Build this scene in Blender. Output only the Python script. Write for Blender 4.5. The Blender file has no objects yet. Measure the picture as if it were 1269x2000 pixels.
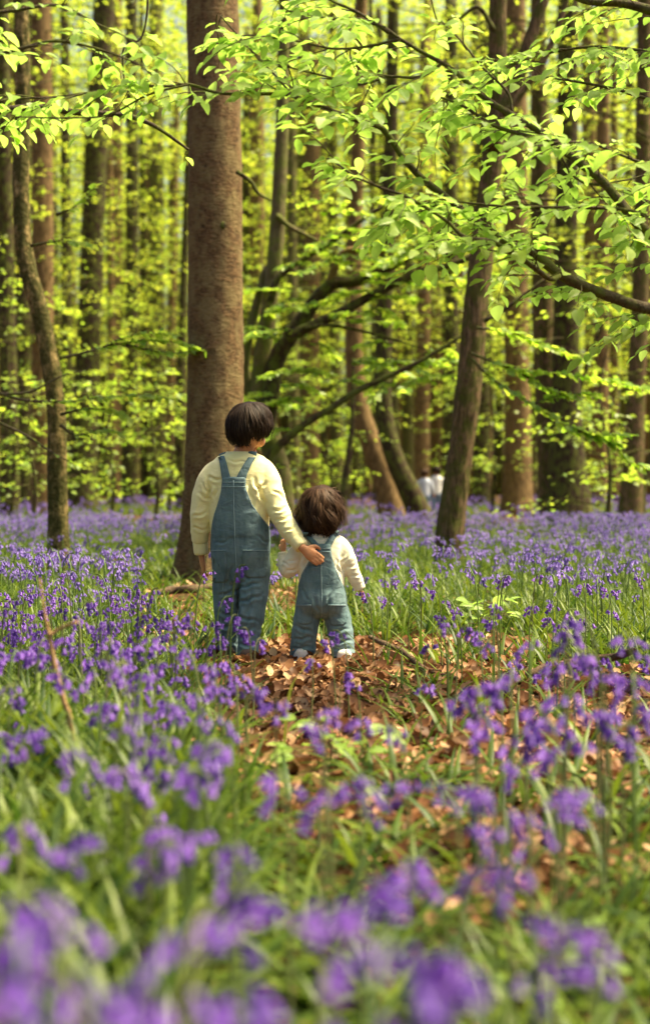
import bpy, math, random
import numpy as np
from mathutils import Vector, Matrix
from mathutils.bvhtree import BVHTree

# ------------------------------------------------------------------ camera, world, sun, exposure
scene = bpy.context.scene
col = scene.collection
R = math.radians
FPX, CAMH, PITCH = 2778.0, 0.85, math.atan(60 / 2778.0)   # focal length in photo pixels (50 mm), eye height, downward tilt
cam_d = bpy.data.cameras.new('camera'); cam = bpy.data.objects.new('camera', cam_d); col.objects.link(cam)
cam.location = (0, 0, CAMH); cam.rotation_euler = (math.pi / 2 - PITCH, 0, 0)
cam_d.sensor_fit = 'VERTICAL'; cam_d.sensor_height = 36; cam_d.sensor_width = 36; cam_d.lens = 50
cam_d.clip_start = 0.05; cam_d.clip_end = 900
cam_d.dof.use_dof = True; cam_d.dof.focus_distance = 6.35; cam_d.dof.aperture_fstop = 2.0
scene.camera = cam

SUN_EL, SUN_AZ = 62, 80          # degrees; azimuth clockwise from +Y (the viewing direction)
world = bpy.data.worlds.new('World'); scene.world = world; world.use_nodes = True
wn = world.node_tree.nodes; wl = world.node_tree.links
sky = wn.new('ShaderNodeTexSky'); sky.sky_type = 'NISHITA'; sky.sun_disc = False
sky.sun_elevation = R(SUN_EL); sky.sun_rotation = R(SUN_AZ)
sky.air_density = 1.0; sky.dust_density = 8.0; sky.ozone_density = 0.6
wl.new(sky.outputs[0], wn['Background'].inputs[0]); wn['Background'].inputs[1].default_value = 0.085
sun_d = bpy.data.lights.new('sun', 'SUN'); sun = bpy.data.objects.new('sun', sun_d); col.objects.link(sun)
sun_d.energy = 5.0; sun_d.angle = R(14); sun_d.color = (1.0, 0.85, 0.53)
_d = Vector((math.sin(R(SUN_AZ)) * math.cos(R(SUN_EL)), math.cos(R(SUN_AZ)) * math.cos(R(SUN_EL)), math.sin(R(SUN_EL))))
sun.rotation_euler = _d.to_track_quat('Z', 'Y').to_euler(); sun.location = _d * 40
vs = scene.view_settings
scene.display_settings.display_device = 'sRGB'
vs.view_transform = 'Standard'; vs.look = 'None'; vs.gamma = 1; vs.use_curve_mapping = False; vs.exposure = 1.5
cy = scene.cycles
cy.use_denoising = True
cy.max_bounces = 7; cy.diffuse_bounces = 4; cy.glossy_bounces = 2; cy.transmission_bounces = 4; cy.transparent_max_bounces = 4
cy.caustics_reflective = False; cy.caustics_refractive = False
cy.sample_clamp_indirect = 6

# ------------------------------------------------------------------ helpers
rng = np.random.default_rng(11)
def P(px, py, Y):
    dx = (px - 634.5) / FPX; dy = (1000 - py) / FPX
    c, s = math.cos(PITCH), math.sin(PITCH)
    d = np.array([dx, c + dy * s, -s + dy * c]); d = d * (Y / d[1])
    return np.array([0, 0, CAMH]) + d
def ground_Y(py): return CAMH * FPX / (py - 940.0)
def to_px(x, y, z):
    c, s = math.cos(PITCH), math.sin(PITCH)
    zz = z - CAMH; f = y * c - zz * s; u = y * s + zz * c
    return 634.5 + FPX * x / f, 1000 - FPX * u / f
def hash3(i, j, k):
    h = (i * 374761393 + j * 668265263 + k * 2147483647) & 0x7fffffff
    h = ((h ^ (h >> 13)) * 1274126177) & 0x7fffffff
    return ((h ^ (h >> 16)) & 0xffff) / 65535.0
def vnoise(p):
    p = np.asarray(p, float); i = np.floor(p).astype(np.int64); f = p - i; f = f * f * (3 - 2 * f)
    r = 0
    for a in (0, 1):
        for b in (0, 1):
            for c in (0, 1):
                w = (f[:, 0] if a else 1 - f[:, 0]) * (f[:, 1] if b else 1 - f[:, 1]) * (f[:, 2] if c else 1 - f[:, 2])
                r = r + w * hash3(i[:, 0] + a, i[:, 1] + b, i[:, 2] + c)
    return r * 2 - 1
def gh(x, y):
    x = np.atleast_1d(np.asarray(x, float)); y = np.atleast_1d(np.asarray(y, float))
    return 0.035 * vnoise(np.stack([x * .5, y * .5, x * 0], 1)) + 0.012 * vnoise(np.stack([x * 2.3, y * 2.3, x * 0 + 5], 1))
def nrm(v): return v / (np.linalg.norm(v, axis=-1, keepdims=True) + 1e-12)

def mk(name, V, F, mats, parent=None, smooth=True, uv=None, rnd=None, link=True):
    """one mesh object from numpy arrays; F is an array (k,n) or a list of such arrays"""
    if not isinstance(F, (list, tuple)): F = [F]
    F = [np.asarray(f, np.int32) for f in F if len(f)]
    me = bpy.data.meshes.new(name)
    V = np.asarray(V, np.float32)
    me.vertices.add(len(V)); me.vertices.foreach_set('co', V.ravel())
    li = np.concatenate([f.ravel() for f in F]); me.loops.add(len(li)); me.loops.foreach_set('vertex_index', li)
    tot = np.concatenate([np.full(len(f), f.shape[1], np.int32) for f in F])
    st = np.concatenate([[0], np.cumsum(tot)[:-1]]).astype(np.int32)
    me.polygons.add(len(tot)); me.polygons.foreach_set('loop_start', st)
    me.update(calc_edges=True)
    if smooth: me.polygons.foreach_set('use_smooth', np.ones(len(tot), bool))
    if uv is not None:
        l = me.uv_layers.new(name='UVMap'); l.data.foreach_set('uv', np.asarray(uv, np.float32)[li].ravel())
    if rnd is not None:
        a = me.attributes.new('rnd', 'FLOAT', 'FACE'); a.data.foreach_set('value', np.asarray(rnd, np.float32))
    for m in (mats if isinstance(mats, (list, tuple)) else [mats]): me.materials.append(m)
    o = bpy.data.objects.new(name, me)
    if link: col.objects.link(o)
    if parent is not None: o.parent = parent
    return o
def tag(o, label=None, cat=None, group=None, kind=None):
    if label: o['label'] = label
    if cat: o['category'] = cat
    if group: o['group'] = group
    if kind: o['kind'] = kind
    return o
def empty(name, loc=(0, 0, 0)):
    o = bpy.data.objects.new(name, None); o.location = [float(v) for v in loc]; o.empty_display_size = 0.1; col.objects.link(o); return o
def part(name, V, F, m, root, **k):
    """V in world space, child of root (which is only translated)"""
    o = root; off = np.zeros(3)
    while o is not None: off = off + np.array(o.location); o = o.parent
    return mk(name, np.asarray(V) - off, F, m, root, **k)

class MB:
    def __init__(s): s.V = []; s.F = {}; s.n = 0
    def add(s, V, *Fs):
        for f in Fs:
            f = np.asarray(f)
            if len(f): s.F.setdefault(f.shape[1], []).append(f + s.n)
        s.V.append(np.asarray(V, float)); s.n += len(V); return s
    def arr(s): return np.concatenate(s.V), [np.concatenate(f) for f in s.F.values()]

def smooth_path(pts, per=6):
    p = np.asarray(pts, float)
    if len(p) < 3: return np.stack([p[0] + (p[-1] - p[0]) * t for t in np.linspace(0, 1, per + 1)])
    q = np.vstack([2 * p[0] - p[1], p, 2 * p[-1] - p[-2]]); out = []
    for i in range(1, len(q) - 2):
        for t in np.linspace(0, 1, per, endpoint=False):
            a, b, c, d = q[i - 1], q[i], q[i + 1], q[i + 2]
            out.append(.5 * ((2 * b) + (c - a) * t + (2 * a - 5 * b + 4 * c - d) * t * t + (-a + 3 * b - 3 * c + d) * t ** 3))
    out.append(p[-1]); return np.array(out)
def frames(path):
    T = nrm(np.gradient(path, axis=0)); U = np.zeros_like(T); ref = np.array([1., 0, 0])
    if abs(T[0] @ ref) > .8: ref = np.array([0, 1., 0])
    for i, t in enumerate(T):
        u = ref - t * (ref @ t); u /= np.linalg.norm(u); U[i] = u; ref = u
    return T, U, np.cross(T, U)
def tube(path, rad, n=8, cap=True, mod=None):
    path = np.asarray(path, float); m = len(path); rad = np.broadcast_to(np.asarray(rad, float), (m,)) if np.ndim(rad) < 2 else rad
    T, U, W = frames(path); a = np.linspace(0, 2 * np.pi, n, endpoint=False)
    r = np.repeat(rad[:, None], n, 1) if rad.ndim == 1 else rad
    if mod is not None: r = r * mod(a[None, :], np.arange(m)[:, None])
    V = path[:, None] + r[..., None] * (np.cos(a)[None, :, None] * U[:, None] + np.sin(a)[None, :, None] * W[:, None])
    V = V.reshape(-1, 3); i = np.arange(m - 1)[:, None] * n; j = np.arange(n)[None]; k = (j + 1) % n
    F = np.stack([i + j, i + k, i + n + k, i + n + j], -1).reshape(-1, 4)
    if cap:
        V = np.vstack([V, path[:1], path[-1:]]); c0, c1 = len(V) - 2, len(V) - 1; jj = np.arange(n); kk = (jj + 1) % n; b = (m - 1) * n
        C = np.vstack([np.stack([jj * 0 + c0, kk, jj], 1), np.stack([jj * 0 + c1, b + jj, b + kk], 1)])
        return V, F, C
    return V, F
def loft(rings, n=28, cap=True, power=2.0):
    """rings: (centre, u, v) closed superellipses"""
    a = np.linspace(0, 2 * np.pi, n, endpoint=False); ca, sa = np.cos(a), np.sin(a)
    ca = np.sign(ca) * abs(ca) ** (2 / power); sa = np.sign(sa) * abs(sa) ** (2 / power)
    V = np.concatenate([np.asarray(c)[None] + ca[:, None] * np.asarray(u)[None] + sa[:, None] * np.asarray(v)[None] for c, u, v in rings])
    m = len(rings); i = np.arange(m - 1)[:, None] * n; j = np.arange(n)[None]; k = (j + 1) % n
    F = np.stack([i + j, i + k, i + n + k, i + n + j], -1).reshape(-1, 4)
    V = np.vstack([V, np.asarray(rings[0][0])[None], np.asarray(rings[-1][0])[None]]); c0, c1 = len(V) - 2, len(V) - 1
    jj = np.arange(n); kk = (jj + 1) % n; b = (m - 1) * n
    C = np.vstack([np.stack([jj * 0 + c0, kk, jj], 1), np.stack([jj * 0 + c1, b + jj, b + kk], 1)])
    return V, F, C
def ellipsoid(c, M, n=20, m=14):
    """M: 3x3 whose rows are the half axes"""
    t = np.linspace(0.001, np.pi - .001, m); a = np.linspace(0, 2 * np.pi, n, endpoint=False)
    s = np.stack([np.sin(t)[:, None] * np.cos(a), np.sin(t)[:, None] * np.sin(a), np.cos(t)[:, None] + 0 * a], -1).reshape(-1, 3)
    V = np.asarray(c) + s @ np.asarray(M); i = np.arange(m - 1)[:, None] * n; j = np.arange(n)[None]; k = (j + 1) % n
    F = np.stack([i + j, i + k, i + n + k, i + n + j], -1).reshape(-1, 4)[:, ::-1]
    return V, F
def stamp(tv, tf, Pos, X, D, N, s):
    """copies of a template (x along X, y along D, z along N)"""
    s = np.asarray(s, float)
    s = s[:, None, None] if s.ndim == 1 else s
    V = Pos[:, None] + s * (tv[None, :, 0:1] * X[:, None] + tv[None, :, 1:2] * D[:, None] + tv[None, :, 2:3] * N[:, None])
    k = len(Pos); nv = len(tv)
    return V.reshape(-1, 3), [(np.asarray(f)[None] + (np.arange(k) * nv)[:, None, None]).reshape(-1, np.asarray(f).shape[1]) for f in tf]
def remesh(V, F, voxel, sm=4):
    o = mk('temp', V, F, [], link=True)
    m = o.modifiers.new('r', 'REMESH'); m.mode = 'VOXEL'; m.voxel_size = voxel
    if sm: s = o.modifiers.new('s', 'SMOOTH'); s.iterations = sm; s.factor = .5
    dg = bpy.context.evaluated_depsgraph_get(); e = o.evaluated_get(dg); me = e.to_mesh()
    v = np.empty(len(me.vertices) * 3); me.vertices.foreach_get('co', v)
    nn = np.empty(len(me.vertices) * 3); me.vertices.foreach_get('normal', nn)
    q = np.empty(len(me.loops), np.int32); me.loops.foreach_get('vertex_index', q)
    e.to_mesh_clear(); bpy.data.objects.remove(o)
    return v.reshape(-1, 3), q.reshape(-1, 4), nn.reshape(-1, 3)

# ------------------------------------------------------------------ materials
class N:
    def __init__(s, name):
        s.m = bpy.data.materials.new(name); s.m.use_nodes = True; s.t = s.m.node_tree; s.t.nodes.clear()
        s.out = s.t.nodes.new('ShaderNodeOutputMaterial')
    def n(s, typ, **k):
        x = s.t.nodes.new('ShaderNode' + typ)
        ins = k.pop('i', {})
        for a, b in k.items(): setattr(x, a, b)
        for a, b in ins.items():
            if isinstance(b, bpy.types.NodeSocket): s.t.links.new(b, x.inputs[a])
            else: x.inputs[a].default_value = b
        return x
    def math(s, op, a, b=0.0): return s.n('Math', operation=op, i={0: a, 1: b}).outputs[0]
    def mix(s, f, a, b):
        x = s.n('Mix', data_type='RGBA', i={0: f})
        for k, v in ((6, a), (7, b)):
            if isinstance(v, bpy.types.NodeSocket): s.t.links.new(v, x.inputs[k])
            else: x.inputs[k].default_value = (*v[:3], 1)
        return x.outputs[2]
    def coord(s, scale=(1, 1, 1), src='Object'):
        tc = s.n('TexCoord'); return s.n('Mapping', i={0: tc.outputs[src], 3: scale}).outputs[0]
    def noise(s, scale, vec=None, detail=3, rough=.55, lo=.3, hi=.7, dist=0):
        x = s.n('TexNoise', i={'Scale': scale, 'Detail': detail, 'Roughness': rough, 'Distortion': dist})
        if vec is not None: s.t.links.new(vec, x.inputs['Vector'])
        return s.n('MapRange', i={0: x.outputs[0], 1: lo, 2: hi}).outputs[0]
    def bump(s, h, strength=.4, dist=.01, nrm_=None):
        b = s.n('Bump', i={'Height': h, 'Strength': strength, 'Distance': dist})
        if nrm_ is not None: s.t.links.new(nrm_, b.inputs['Normal'])
        return b.outputs[0]
    def princ(s, base, rough=.7, normal=None, spec=.3, **k):
        p = s.n('BsdfPrincipled')
        for a, b in (('Base Color', base), ('Roughness', rough), ('Specular IOR Level', spec), *k.items()):
            if isinstance(b, bpy.types.NodeSocket): s.t.links.new(b, p.inputs[a])
            else: p.inputs[a].default_value = (*b, 1) if a == 'Base Color' else b
        if normal is not None: s.t.links.new(normal, p.inputs['Normal'])
        s.t.links.new(p.outputs[0], s.out.inputs[0]); return s.m
    def leaf(s, c, tr, mixf=.5, gloss=.06, rough=.35, normal=None):
        d = s.n('BsdfDiffuse', i={0: c}); t = s.n('BsdfTranslucent', i={0: tr}); g = s.n('BsdfGlossy', i={'Roughness': rough})
        g.inputs[0].default_value = (1, 1, 1, 1)
        if normal is not None:
            for x in (d, t, g): s.t.links.new(normal, x.inputs['Normal'])
        a = s.n('MixShader', i={0: mixf, 1: d.outputs[0], 2: t.outputs[0]})
        b = s.n('MixShader', i={0: gloss, 1: a.outputs[0], 2: g.outputs[0]})
        s.t.links.new(b.outputs[0], s.out.inputs[0]); return s.m

def leaf_mat(name, c1, c2, t1, t2, use_rnd=True, gloss=.06, veins=False, mixf=.55):
    s = N(name)
    f = s.n('Attribute', attribute_name='rnd').outputs['Fac'] if use_rnd else s.n('ObjectInfo').outputs['Random']
    nv = None
    if veins:
        uvn = s.n('TexCoord').outputs['UV']; sp = s.n('SeparateXYZ', i={0: uvn})
        a = s.math('ABSOLUTE', s.math('SUBTRACT', sp.outputs[0], .5))
        w = s.math('SINE', s.math('SUBTRACT', s.math('MULTIPLY', sp.outputs[1], 62.), s.math('MULTIPLY', a, 46.)))
        mid = s.math('LESS_THAN', a, .025)
        nv = s.bump(s.math('SUBTRACT', w, s.math('MULTIPLY', mid, 2.)), .5, .0015)
        v = s.n('MapRange', i={0: w, 1: .5, 2: 1.}).outputs[0]
        c = s.mix(s.math('MULTIPLY', v, .25), s.mix(f, c1, c2), tuple(x * .62 for x in c1))
        t = s.mix(s.math('MULTIPLY', v, .3), s.mix(f, t1, t2), tuple(x * .6 for x in t1))
        return s.leaf(c, t, mixf, gloss, .38, nv)
    return s.leaf(s.mix(f, c1, c2), s.mix(f, t1, t2), mixf, gloss, .45)
# young beech leaves: fresh yellow green, thin
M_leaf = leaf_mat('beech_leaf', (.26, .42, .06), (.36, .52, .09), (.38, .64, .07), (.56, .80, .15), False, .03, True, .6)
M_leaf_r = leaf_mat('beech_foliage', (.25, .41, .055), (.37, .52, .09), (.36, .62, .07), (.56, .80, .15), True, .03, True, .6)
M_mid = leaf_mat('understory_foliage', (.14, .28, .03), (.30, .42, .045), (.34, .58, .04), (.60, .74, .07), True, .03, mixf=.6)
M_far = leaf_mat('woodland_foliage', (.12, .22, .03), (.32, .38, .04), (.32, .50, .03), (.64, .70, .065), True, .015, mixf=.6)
M_grass = leaf_mat('bluebell_leaf', (.032, .070, .010), (.14, .195, .018), (.055, .12, .010), (.22, .29, .02), True, .018, mixf=.35)
M_blade = leaf_mat('bluebell_blade', (.032, .070, .010), (.13, .19, .018), (.055, .12, .010), (.21, .28, .02), False, .018, mixf=.35)
M_bell = leaf_mat('bluebell_petal', (.075, .022, .26), (.20, .072, .45), (.12, .03, .38), (.26, .085, .58), False, .03, mixf=.35)
M_field = leaf_mat('bluebell_flowers', (.095, .055, .28), (.24, .165, .48), (.13, .07, .38), (.27, .165, .60), True, .02, mixf=.35)
def litter_mat(name, use_rnd):
    s = N(name); f = s.n('Attribute', attribute_name='rnd').outputs['Fac'] if use_rnd else s.n('ObjectInfo').outputs['Random']
    r = s.n('ValToRGB', i={0: f}); e = r.color_ramp.elements
    e[0].position, e[0].color = 0., (.05, .021, .008, 1); e[1].position, e[1].color = 1., (.56, .36, .19, 1)
    for p, c in ((.30, (.18, .078, .032, 1)), (.60, (.33, .165, .075, 1)), (.84, (.45, .27, .14, 1))):
        x = e.new(p); x.color = c
    blot = s.noise(45, s.coord(), 3, .6, .35, .7)
    c = s.mix(s.math('MULTIPLY', blot, .30), r.outputs[0], (.09, .038, .014))
    return s.leaf(c, c, .2, .012, .5)
M_dead = litter_mat('dead_leaf', True); M_dead_o = litter_mat('dead_leaf_single', False)
def stem_mat():
    s = N('bluebell_stem'); r = s.n('ObjectInfo').outputs['Random']
    return s.princ(s.mix(r, (.10, .17, .035), (.15, .15, .06)), .5)
M_stem = stem_mat()
def bark(name, c1, c2, c3, sc=(1, 1, 1), scale=22, moss=0., mosscol=(.10, .12, .02), bump=.5):
    s = N(name); v = s.coord(sc); a = s.noise(scale, v, 6, .65, .35, .68); b = s.noise(3.2, None, 3)
    s.t.links.new(s.coord(), s.t.nodes[-2].inputs['Vector']) if False else None
    c = s.mix(a, c1, c2); c = s.mix(s.math('MULTIPLY', b, .6), c, c3)
    if moss:
        g = s.noise(10, s.coord((1, 1, .7)), 5, .65, .50 - moss * .25, .62 - moss * .15)
        c = s.mix(s.math('MULTIPLY', g, .85), c, mosscol)
    return s.princ(c, .9, s.bump(a, bump, .02), .15)
M_fir = bark('fir_bark', (.036, .022, .012), (.31, .185, .082), (.19, .125, .048), (1, 1, 2.0), 24, .26, (.25, .19, .08), 1.)
M_mossy = bark('mossy_bark', (.06, .042, .016), (.54, .40, .17), (.28, .21, .07), (1, 1, .9), 26, .60, (.036, .045, .006), .9)
M_rough = bark('ridged_bark', (.016, .010, .006), (.36, .23, .12), (.13, .10, .04), (1, 1, .16), 42, .22, (.085, .095, .014), 1.)
M_grey = bark('smooth_grey_bark', (.065, .050, .025), (.19, .155, .075), (.13, .11, .042), (1, 1, .5), 14, .3)
M_dark = bark('dark_bark', (.018, .012, .008), (.075, .048, .028), (.05, .036, .018), (1, 1, .3), 16, .2)
M_red = bark('reddish_bark', (.060, .036, .016), (.27, .175, .075), (.19, .13, .05), (1, 1, .4), 14)
M_limb = bark('beech_limb_bark', (.030, .022, .014), (.13, .10, .062), (.08, .06, .035), (1, 1, 1), 60, .15)
M_stick = bark('dead_stick', (.04, .025, .014), (.16, .11, .07), (.11, .07, .04), (1, 1, 1), 50)
M_tan = bark('dry_stalk', (.22, .13, .06), (.42, .27, .13), (.34, .20, .09), (1, 1, 1), 60)
def ground_mat():
    s = N('forest_floor'); v = s.coord()
    a = s.noise(26, v, 6, .7, .32, .7); b = s.noise(5, v, 4); g = s.noise(.7, v, 4, .6, .42, .6)
    c = s.mix(a, (.030, .017, .009), (.22, .105, .045)); c = s.mix(s.math('MULTIPLY', b, .5), c, (.10, .055, .024))
    c = s.mix(s.math('MULTIPLY', g, .45), c, (.05, .075, .018))
    return s.princ(c, .95, s.bump(a, .8, .02), .1)
M_ground = ground_mat()

# ------------------------------------------------------------------ ground
def build_ground():
    ys = np.concatenate([np.linspace(-6, 1, 20), np.linspace(1.15, 20, 150), np.linspace(20.5, 60, 70), np.linspace(65, 600, 40)])
    xs = np.concatenate([-np.geomspace(400, 6, 24), np.linspace(-5.8, 5.8, 130), np.geomspace(6, 400, 24)])
    X, Y = np.meshgrid(xs, ys); V = np.stack([X.ravel(), Y.ravel(), gh(X.ravel(), Y.ravel())], 1); w = len(xs)
    i = np.arange(len(ys) - 1)[:, None] * w; j = np.arange(w - 1)[None]
    F = np.stack([i + j, i + j + 1, i + w + j + 1, i + w + j], -1).reshape(-1, 4)
    return tag(mk('ground', V, F, M_ground), kind='structure')
ground = build_ground()

# ------------------------------------------------------------------ leaf templates
def leaf_template(width=.62, fold=.30, curl=.20, ts=(0, .08, .2, .34, .48, .62, .76, .88, 1)):
    V = []; UV = []
    for t in ts:
        w = width / 2 * math.sin(math.pi * min(1, t ** .86)) ** .75 if 0 < t < 1 else 0
        for u in ((-1, 0, 1) if w else (0,)):
            V.append((u * w * (1 + .05 * math.sin(t * 40)), t, abs(u) * w * fold - curl * t * t + .018 * u * math.sin(t * 17 + u))); UV.append((.5 + u * w / width, t))
    F3 = [(0, 2, 1), (0, 3, 2)]; F4 = []
    k = len(ts) - 3
    for i in range(k):
        a = 1 + 3 * i; F4 += [(a, a + 1, a + 4, a + 3), (a + 1, a + 2, a + 5, a + 4)]
    a = 1 + 3 * k; e = a + 3; F3 += [(a, a + 1, e), (a + 1, a + 2, e)]
    return np.array(V), [np.array(F3), np.array(F4)], np.array(UV)
LT_V, LT_F, LT_UV = leaf_template()
LM_V, LM_F, LM_UV = leaf_template(.66, .25, .12, (0, .35, .75, 1))
LQ_V = np.array([(0, 0, 0), (-.36, .48, .05), (0, 1, -.1), (.36, .48, .05)]); LQ_F = [np.array([(0, 3, 2, 1)])]
def leaf_axes(D, Nn):
    D = nrm(D); X = nrm(np.cross(D, Nn)); return X, D, np.cross(X, D)
def foliage(name, Pos, D, Nn, size, m, root, lod='mid', kind='stuff'):
    X, D, Nn = leaf_axes(D, Nn)
    tv, tf, uv = {'near': (LT_V, LT_F, LT_UV), 'mid': (LM_V, LM_F, LM_UV), 'far': (LQ_V, LQ_F, None)}[lod]
    V, F = stamp(tv, tf, Pos, X, D, Nn, size)
    r = rng.random(len(Pos)); rn = np.concatenate([np.repeat(r, len(f)) for f in tf])
    o = part(name, V, F, m, root, rnd=rn, uv=None if uv is None else np.tile(uv, (len(Pos), 1)))
    return tag(o, kind=kind)
def spray_leaves(o, d, length, step, lsize, droop=.25, tilt=.35, fan=.9):
    """leaves set alternately along a near-level twig; returns twig path, leaf bases, directions, normals, sizes"""
    d = nrm(np.asarray(d, float)); n = max(3, int(length / step)); t = np.linspace(0, 1, n)
    path = o + d * (t * length)[:, None] + np.array([0, 0, -1.]) * (droop * length * t ** 2)[:, None]
    side = nrm(np.cross(d, [0, 0, 1.]))
    path = path + side * (np.sin(t * 5 + rng.random() * 6) * .04 * length)[:, None]
    sg = np.where(np.arange(n) % 2 == 0, 1, -1)[:, None]
    tan = nrm(np.gradient(path, axis=0))
    D = tan * .65 + side * sg * fan + rng.normal(0, .18, (n, 3)) + np.array([0, 0, -.22])
    D[-1] = tan[-1]
    Nn = np.array([0, 0, 1.]) + rng.normal(0, tilt, (n, 3))
    return path, path.copy(), D, Nn, lsize * rng.uniform(.7, 1.15, n)

# ------------------------------------------------------------------ trunks and trees
def px_path(pts, Y, per=5):
    return smooth_path([P(a[0], a[1], (a[2] if len(a) > 2 else Y)) for a in pts], per)
def trunk_mesh(path, rad, n=20, rough=.05, flare=0., lobes=5, flare_h=.5, seed=0, fine=0.):
    path = np.asarray(path); m = len(path); z = path[:, 2] - path[0, 2]
    def mod(a, i):
        zz = z[i]
        q = np.stack([(np.cos(a) * 1.6 + 0 * zz).ravel(), (np.sin(a) * 1.6 + 0 * zz).ravel(), (zz * 2.2 + seed * 7.3 + 0 * a).ravel()], 1)
        r = 1 + rough * vnoise(q).reshape(m, n)
        if fine:
            q2 = np.stack([(np.cos(a) * 7 + 0 * zz).ravel(), (np.sin(a) * 7 + 0 * zz).ravel(), (zz * 9 + seed + 0 * a).ravel()], 1)
            r = r + fine * vnoise(q2).reshape(m, n)
        if flare:
            e = np.exp(-zz / flare_h); r = r + flare * e * (.55 + .45 * np.cos(lobes * a + seed + .6 * np.sin(a * 2)))
        return r
    return tube(path, rad, n, True, mod)
def resample(path, k):
    s = np.concatenate([[0], np.cumsum(np.linalg.norm(np.diff(path, axis=0), axis=1))]); t = np.linspace(0, s[-1], k)
    return np.stack([np.interp(t, s, path[:, i]) for i in range(3)], 1)
def rad_at(k, vals): return np.interp(np.linspace(0, 1, k), np.linspace(0, 1, len(vals)), vals)

def tree(name, label, pts, Y, wpx, m, group=None, height=None, rings=60, n=20, flare=.5, fine=0., rough=.05, seed=1, lobes=5, cat='tree'):
    """a trunk traced in the picture; pts run from the base upward. Its foot stands on the ground at distance Y."""
    bx = P(pts[0][0], 940 + CAMH * FPX / Y, Y)[0]; base = np.array([bx, Y, float(gh(bx, Y)[0])])
    root = empty(name, base); path = [base + [0, 0, -.15]] + [P(p[0], p[1], Y + (p[2] if len(p) > 2 else 0)) for p in pts[1:]]
    path = np.array(path)
    if height:
        d = path[-1] - path[-2]; d = d / max(.2, d[2]); path = np.vstack([path, path[-1] + d * max(.3, height - path[-1][2]) * np.array([.5, .5, 1])])
    path = resample(smooth_path(path, 8), rings)
    zs = path[:, 2]; hgt = zs.max()
    w = [a / FPX * Y / 2 for a in wpx]
    rad = rad_at(rings, w)
    V, F, C = trunk_mesh(path, rad, n, rough, flare, lobes, .35, seed, fine)
    part('trunk', V, [F, C], m, root)
    tag(root, label, cat, group)
    return root, path
def limb(root, name, pts, rpx, Y, m, n=8, per=5, parent=None):
    p = px_path(pts, Y, per); k = len(p); Ys = p[:, 1]
    r = rad_at(k, rpx) / FPX * Ys / 2
    V, F, C = tube(p, r, n, True, lambda a, i: 1 + .10 * vnoise(np.stack([(np.cos(a) + 0 * i).ravel() * 1.5, (np.sin(a) + 0 * i).ravel() * 1.5, (i * .7 + 0 * a).ravel() + rpx[0]], 1)).reshape(k, n))
    o = part(name, V, [F, C], m, root)
    return p, r, o

def crown(root, name, centers, radius_fn, count, leaves, lsize, m, lod='far', droop=.25, tilt=.4, length=(.7, 1.5), twig=True):
    """sprays of leaves reaching out from points on a trunk or limb"""
    Ps, Ds, Ns, Ss = [], [], [], []; tb = MB()
    for _ in range(count):
        c = centers[rng.integers(len(centers))] + rng.normal(0, .1, 3); a = rng.uniform(0, 2 * np.pi)
        d = np.array([np.cos(a), np.sin(a), rng.uniform(-.15, .35)]); L = rng.uniform(*length)
        o = c + nrm(d) * rng.uniform(.05, 1) * radius_fn(c[2])
        path, p, D, Nn, S = spray_leaves(o, d, L, L / leaves, lsize, droop, tilt)
        p = p + rng.normal(0, L * .05, p.shape)
        Ps.append(p); Ds.append(D); Ns.append(Nn); Ss.append(S)
        if twig:
            q = np.vstack([c, o * .6 + c * .4 + [0, 0, .05], path[0], path[len(path) // 2], path[-1]]); tb.add(*tube(q, np.array([.014, .010, .007, .005, .002]) * (1 if lod == 'mid' else 1.5), 3, False))
    if twig: V, F = tb.arr(); part('twig_spray', V, F, M_dark, root)['kind'] = 'stuff'
    return foliage(name, np.concatenate(Ps), np.concatenate(Ds), np.concatenate(Ns), np.concatenate(Ss), m, root, lod)

# --- big fir-like trunk behind the children
root, path = tree('fir_tree', 'thick reddish brown trunk with horizontal bark rising just behind the older child', [(422, 1145), (420, 1085), (420, 960), (421, 700), (421, 450), (419, 200), (415, 0), (413, -200)], 11.5,
                  [118, 112, 106, 102, 98, 96, 92, 86], M_fir, height=9, rings=260, n=64, flare=1.1, fine=.018, rough=.02, seed=2)
p, r, o = limb(root, 'branch', [(462, 335), (490, 355), (505, 378), (530, 392)], [9, 8, 6, 3], 11.3, M_dark)
for q in ((436, 440, 11.29), (397, 565, 11.31)):
    c = P(*q); V, F = ellipsoid(c, np.diag([.022, .012, .03]), 12, 8); part('knot', V, F, M_dark, root)
# --- crooked mossy tree at left
root, path = tree('mossy_tree', 'crooked slender tree with moss patched tan bark near the left edge', [(114, 1140), (115, 1090), (113, 950), (112, 850), (102, 730), (78, 610), (50, 500), (42, 380), (45, 200), (44, 60), (40, -60)], 11.8,
                  [44, 38, 37, 35, 33, 31, 29, 28, 27, 27, 25], M_mossy, height=7, rings=160, n=36, flare=.35, fine=.07, rough=.10, seed=5)
leafP = []
def twig_with_leaves(root, pts, rpx, Y, step, lsize, t0=.4, m=M_limb, both=True, tilt=.35):
    p, r, o = limb(root, 'twig', pts, rpx, Y, m, 5)
    k = resample(p, max(4, int(np.linalg.norm(np.diff(p, axis=0), axis=1).sum() / step))); k = k[int(len(k) * t0):]
    tan = nrm(np.gradient(k, axis=0)); side = nrm(np.cross(tan, [0, 0, 1.])); sg = np.where(np.arange(len(k)) % 2, 1, -1)[:, None]
    leafP.append((k, tan * .7 + side * sg * .8 + rng.normal(0, .25, k.shape) + [0, 0, -.2], np.array([0, -.15, 1.]) + rng.normal(0, tilt, k.shape), lsize * rng.uniform(.7, 1.2, len(k))))
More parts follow.
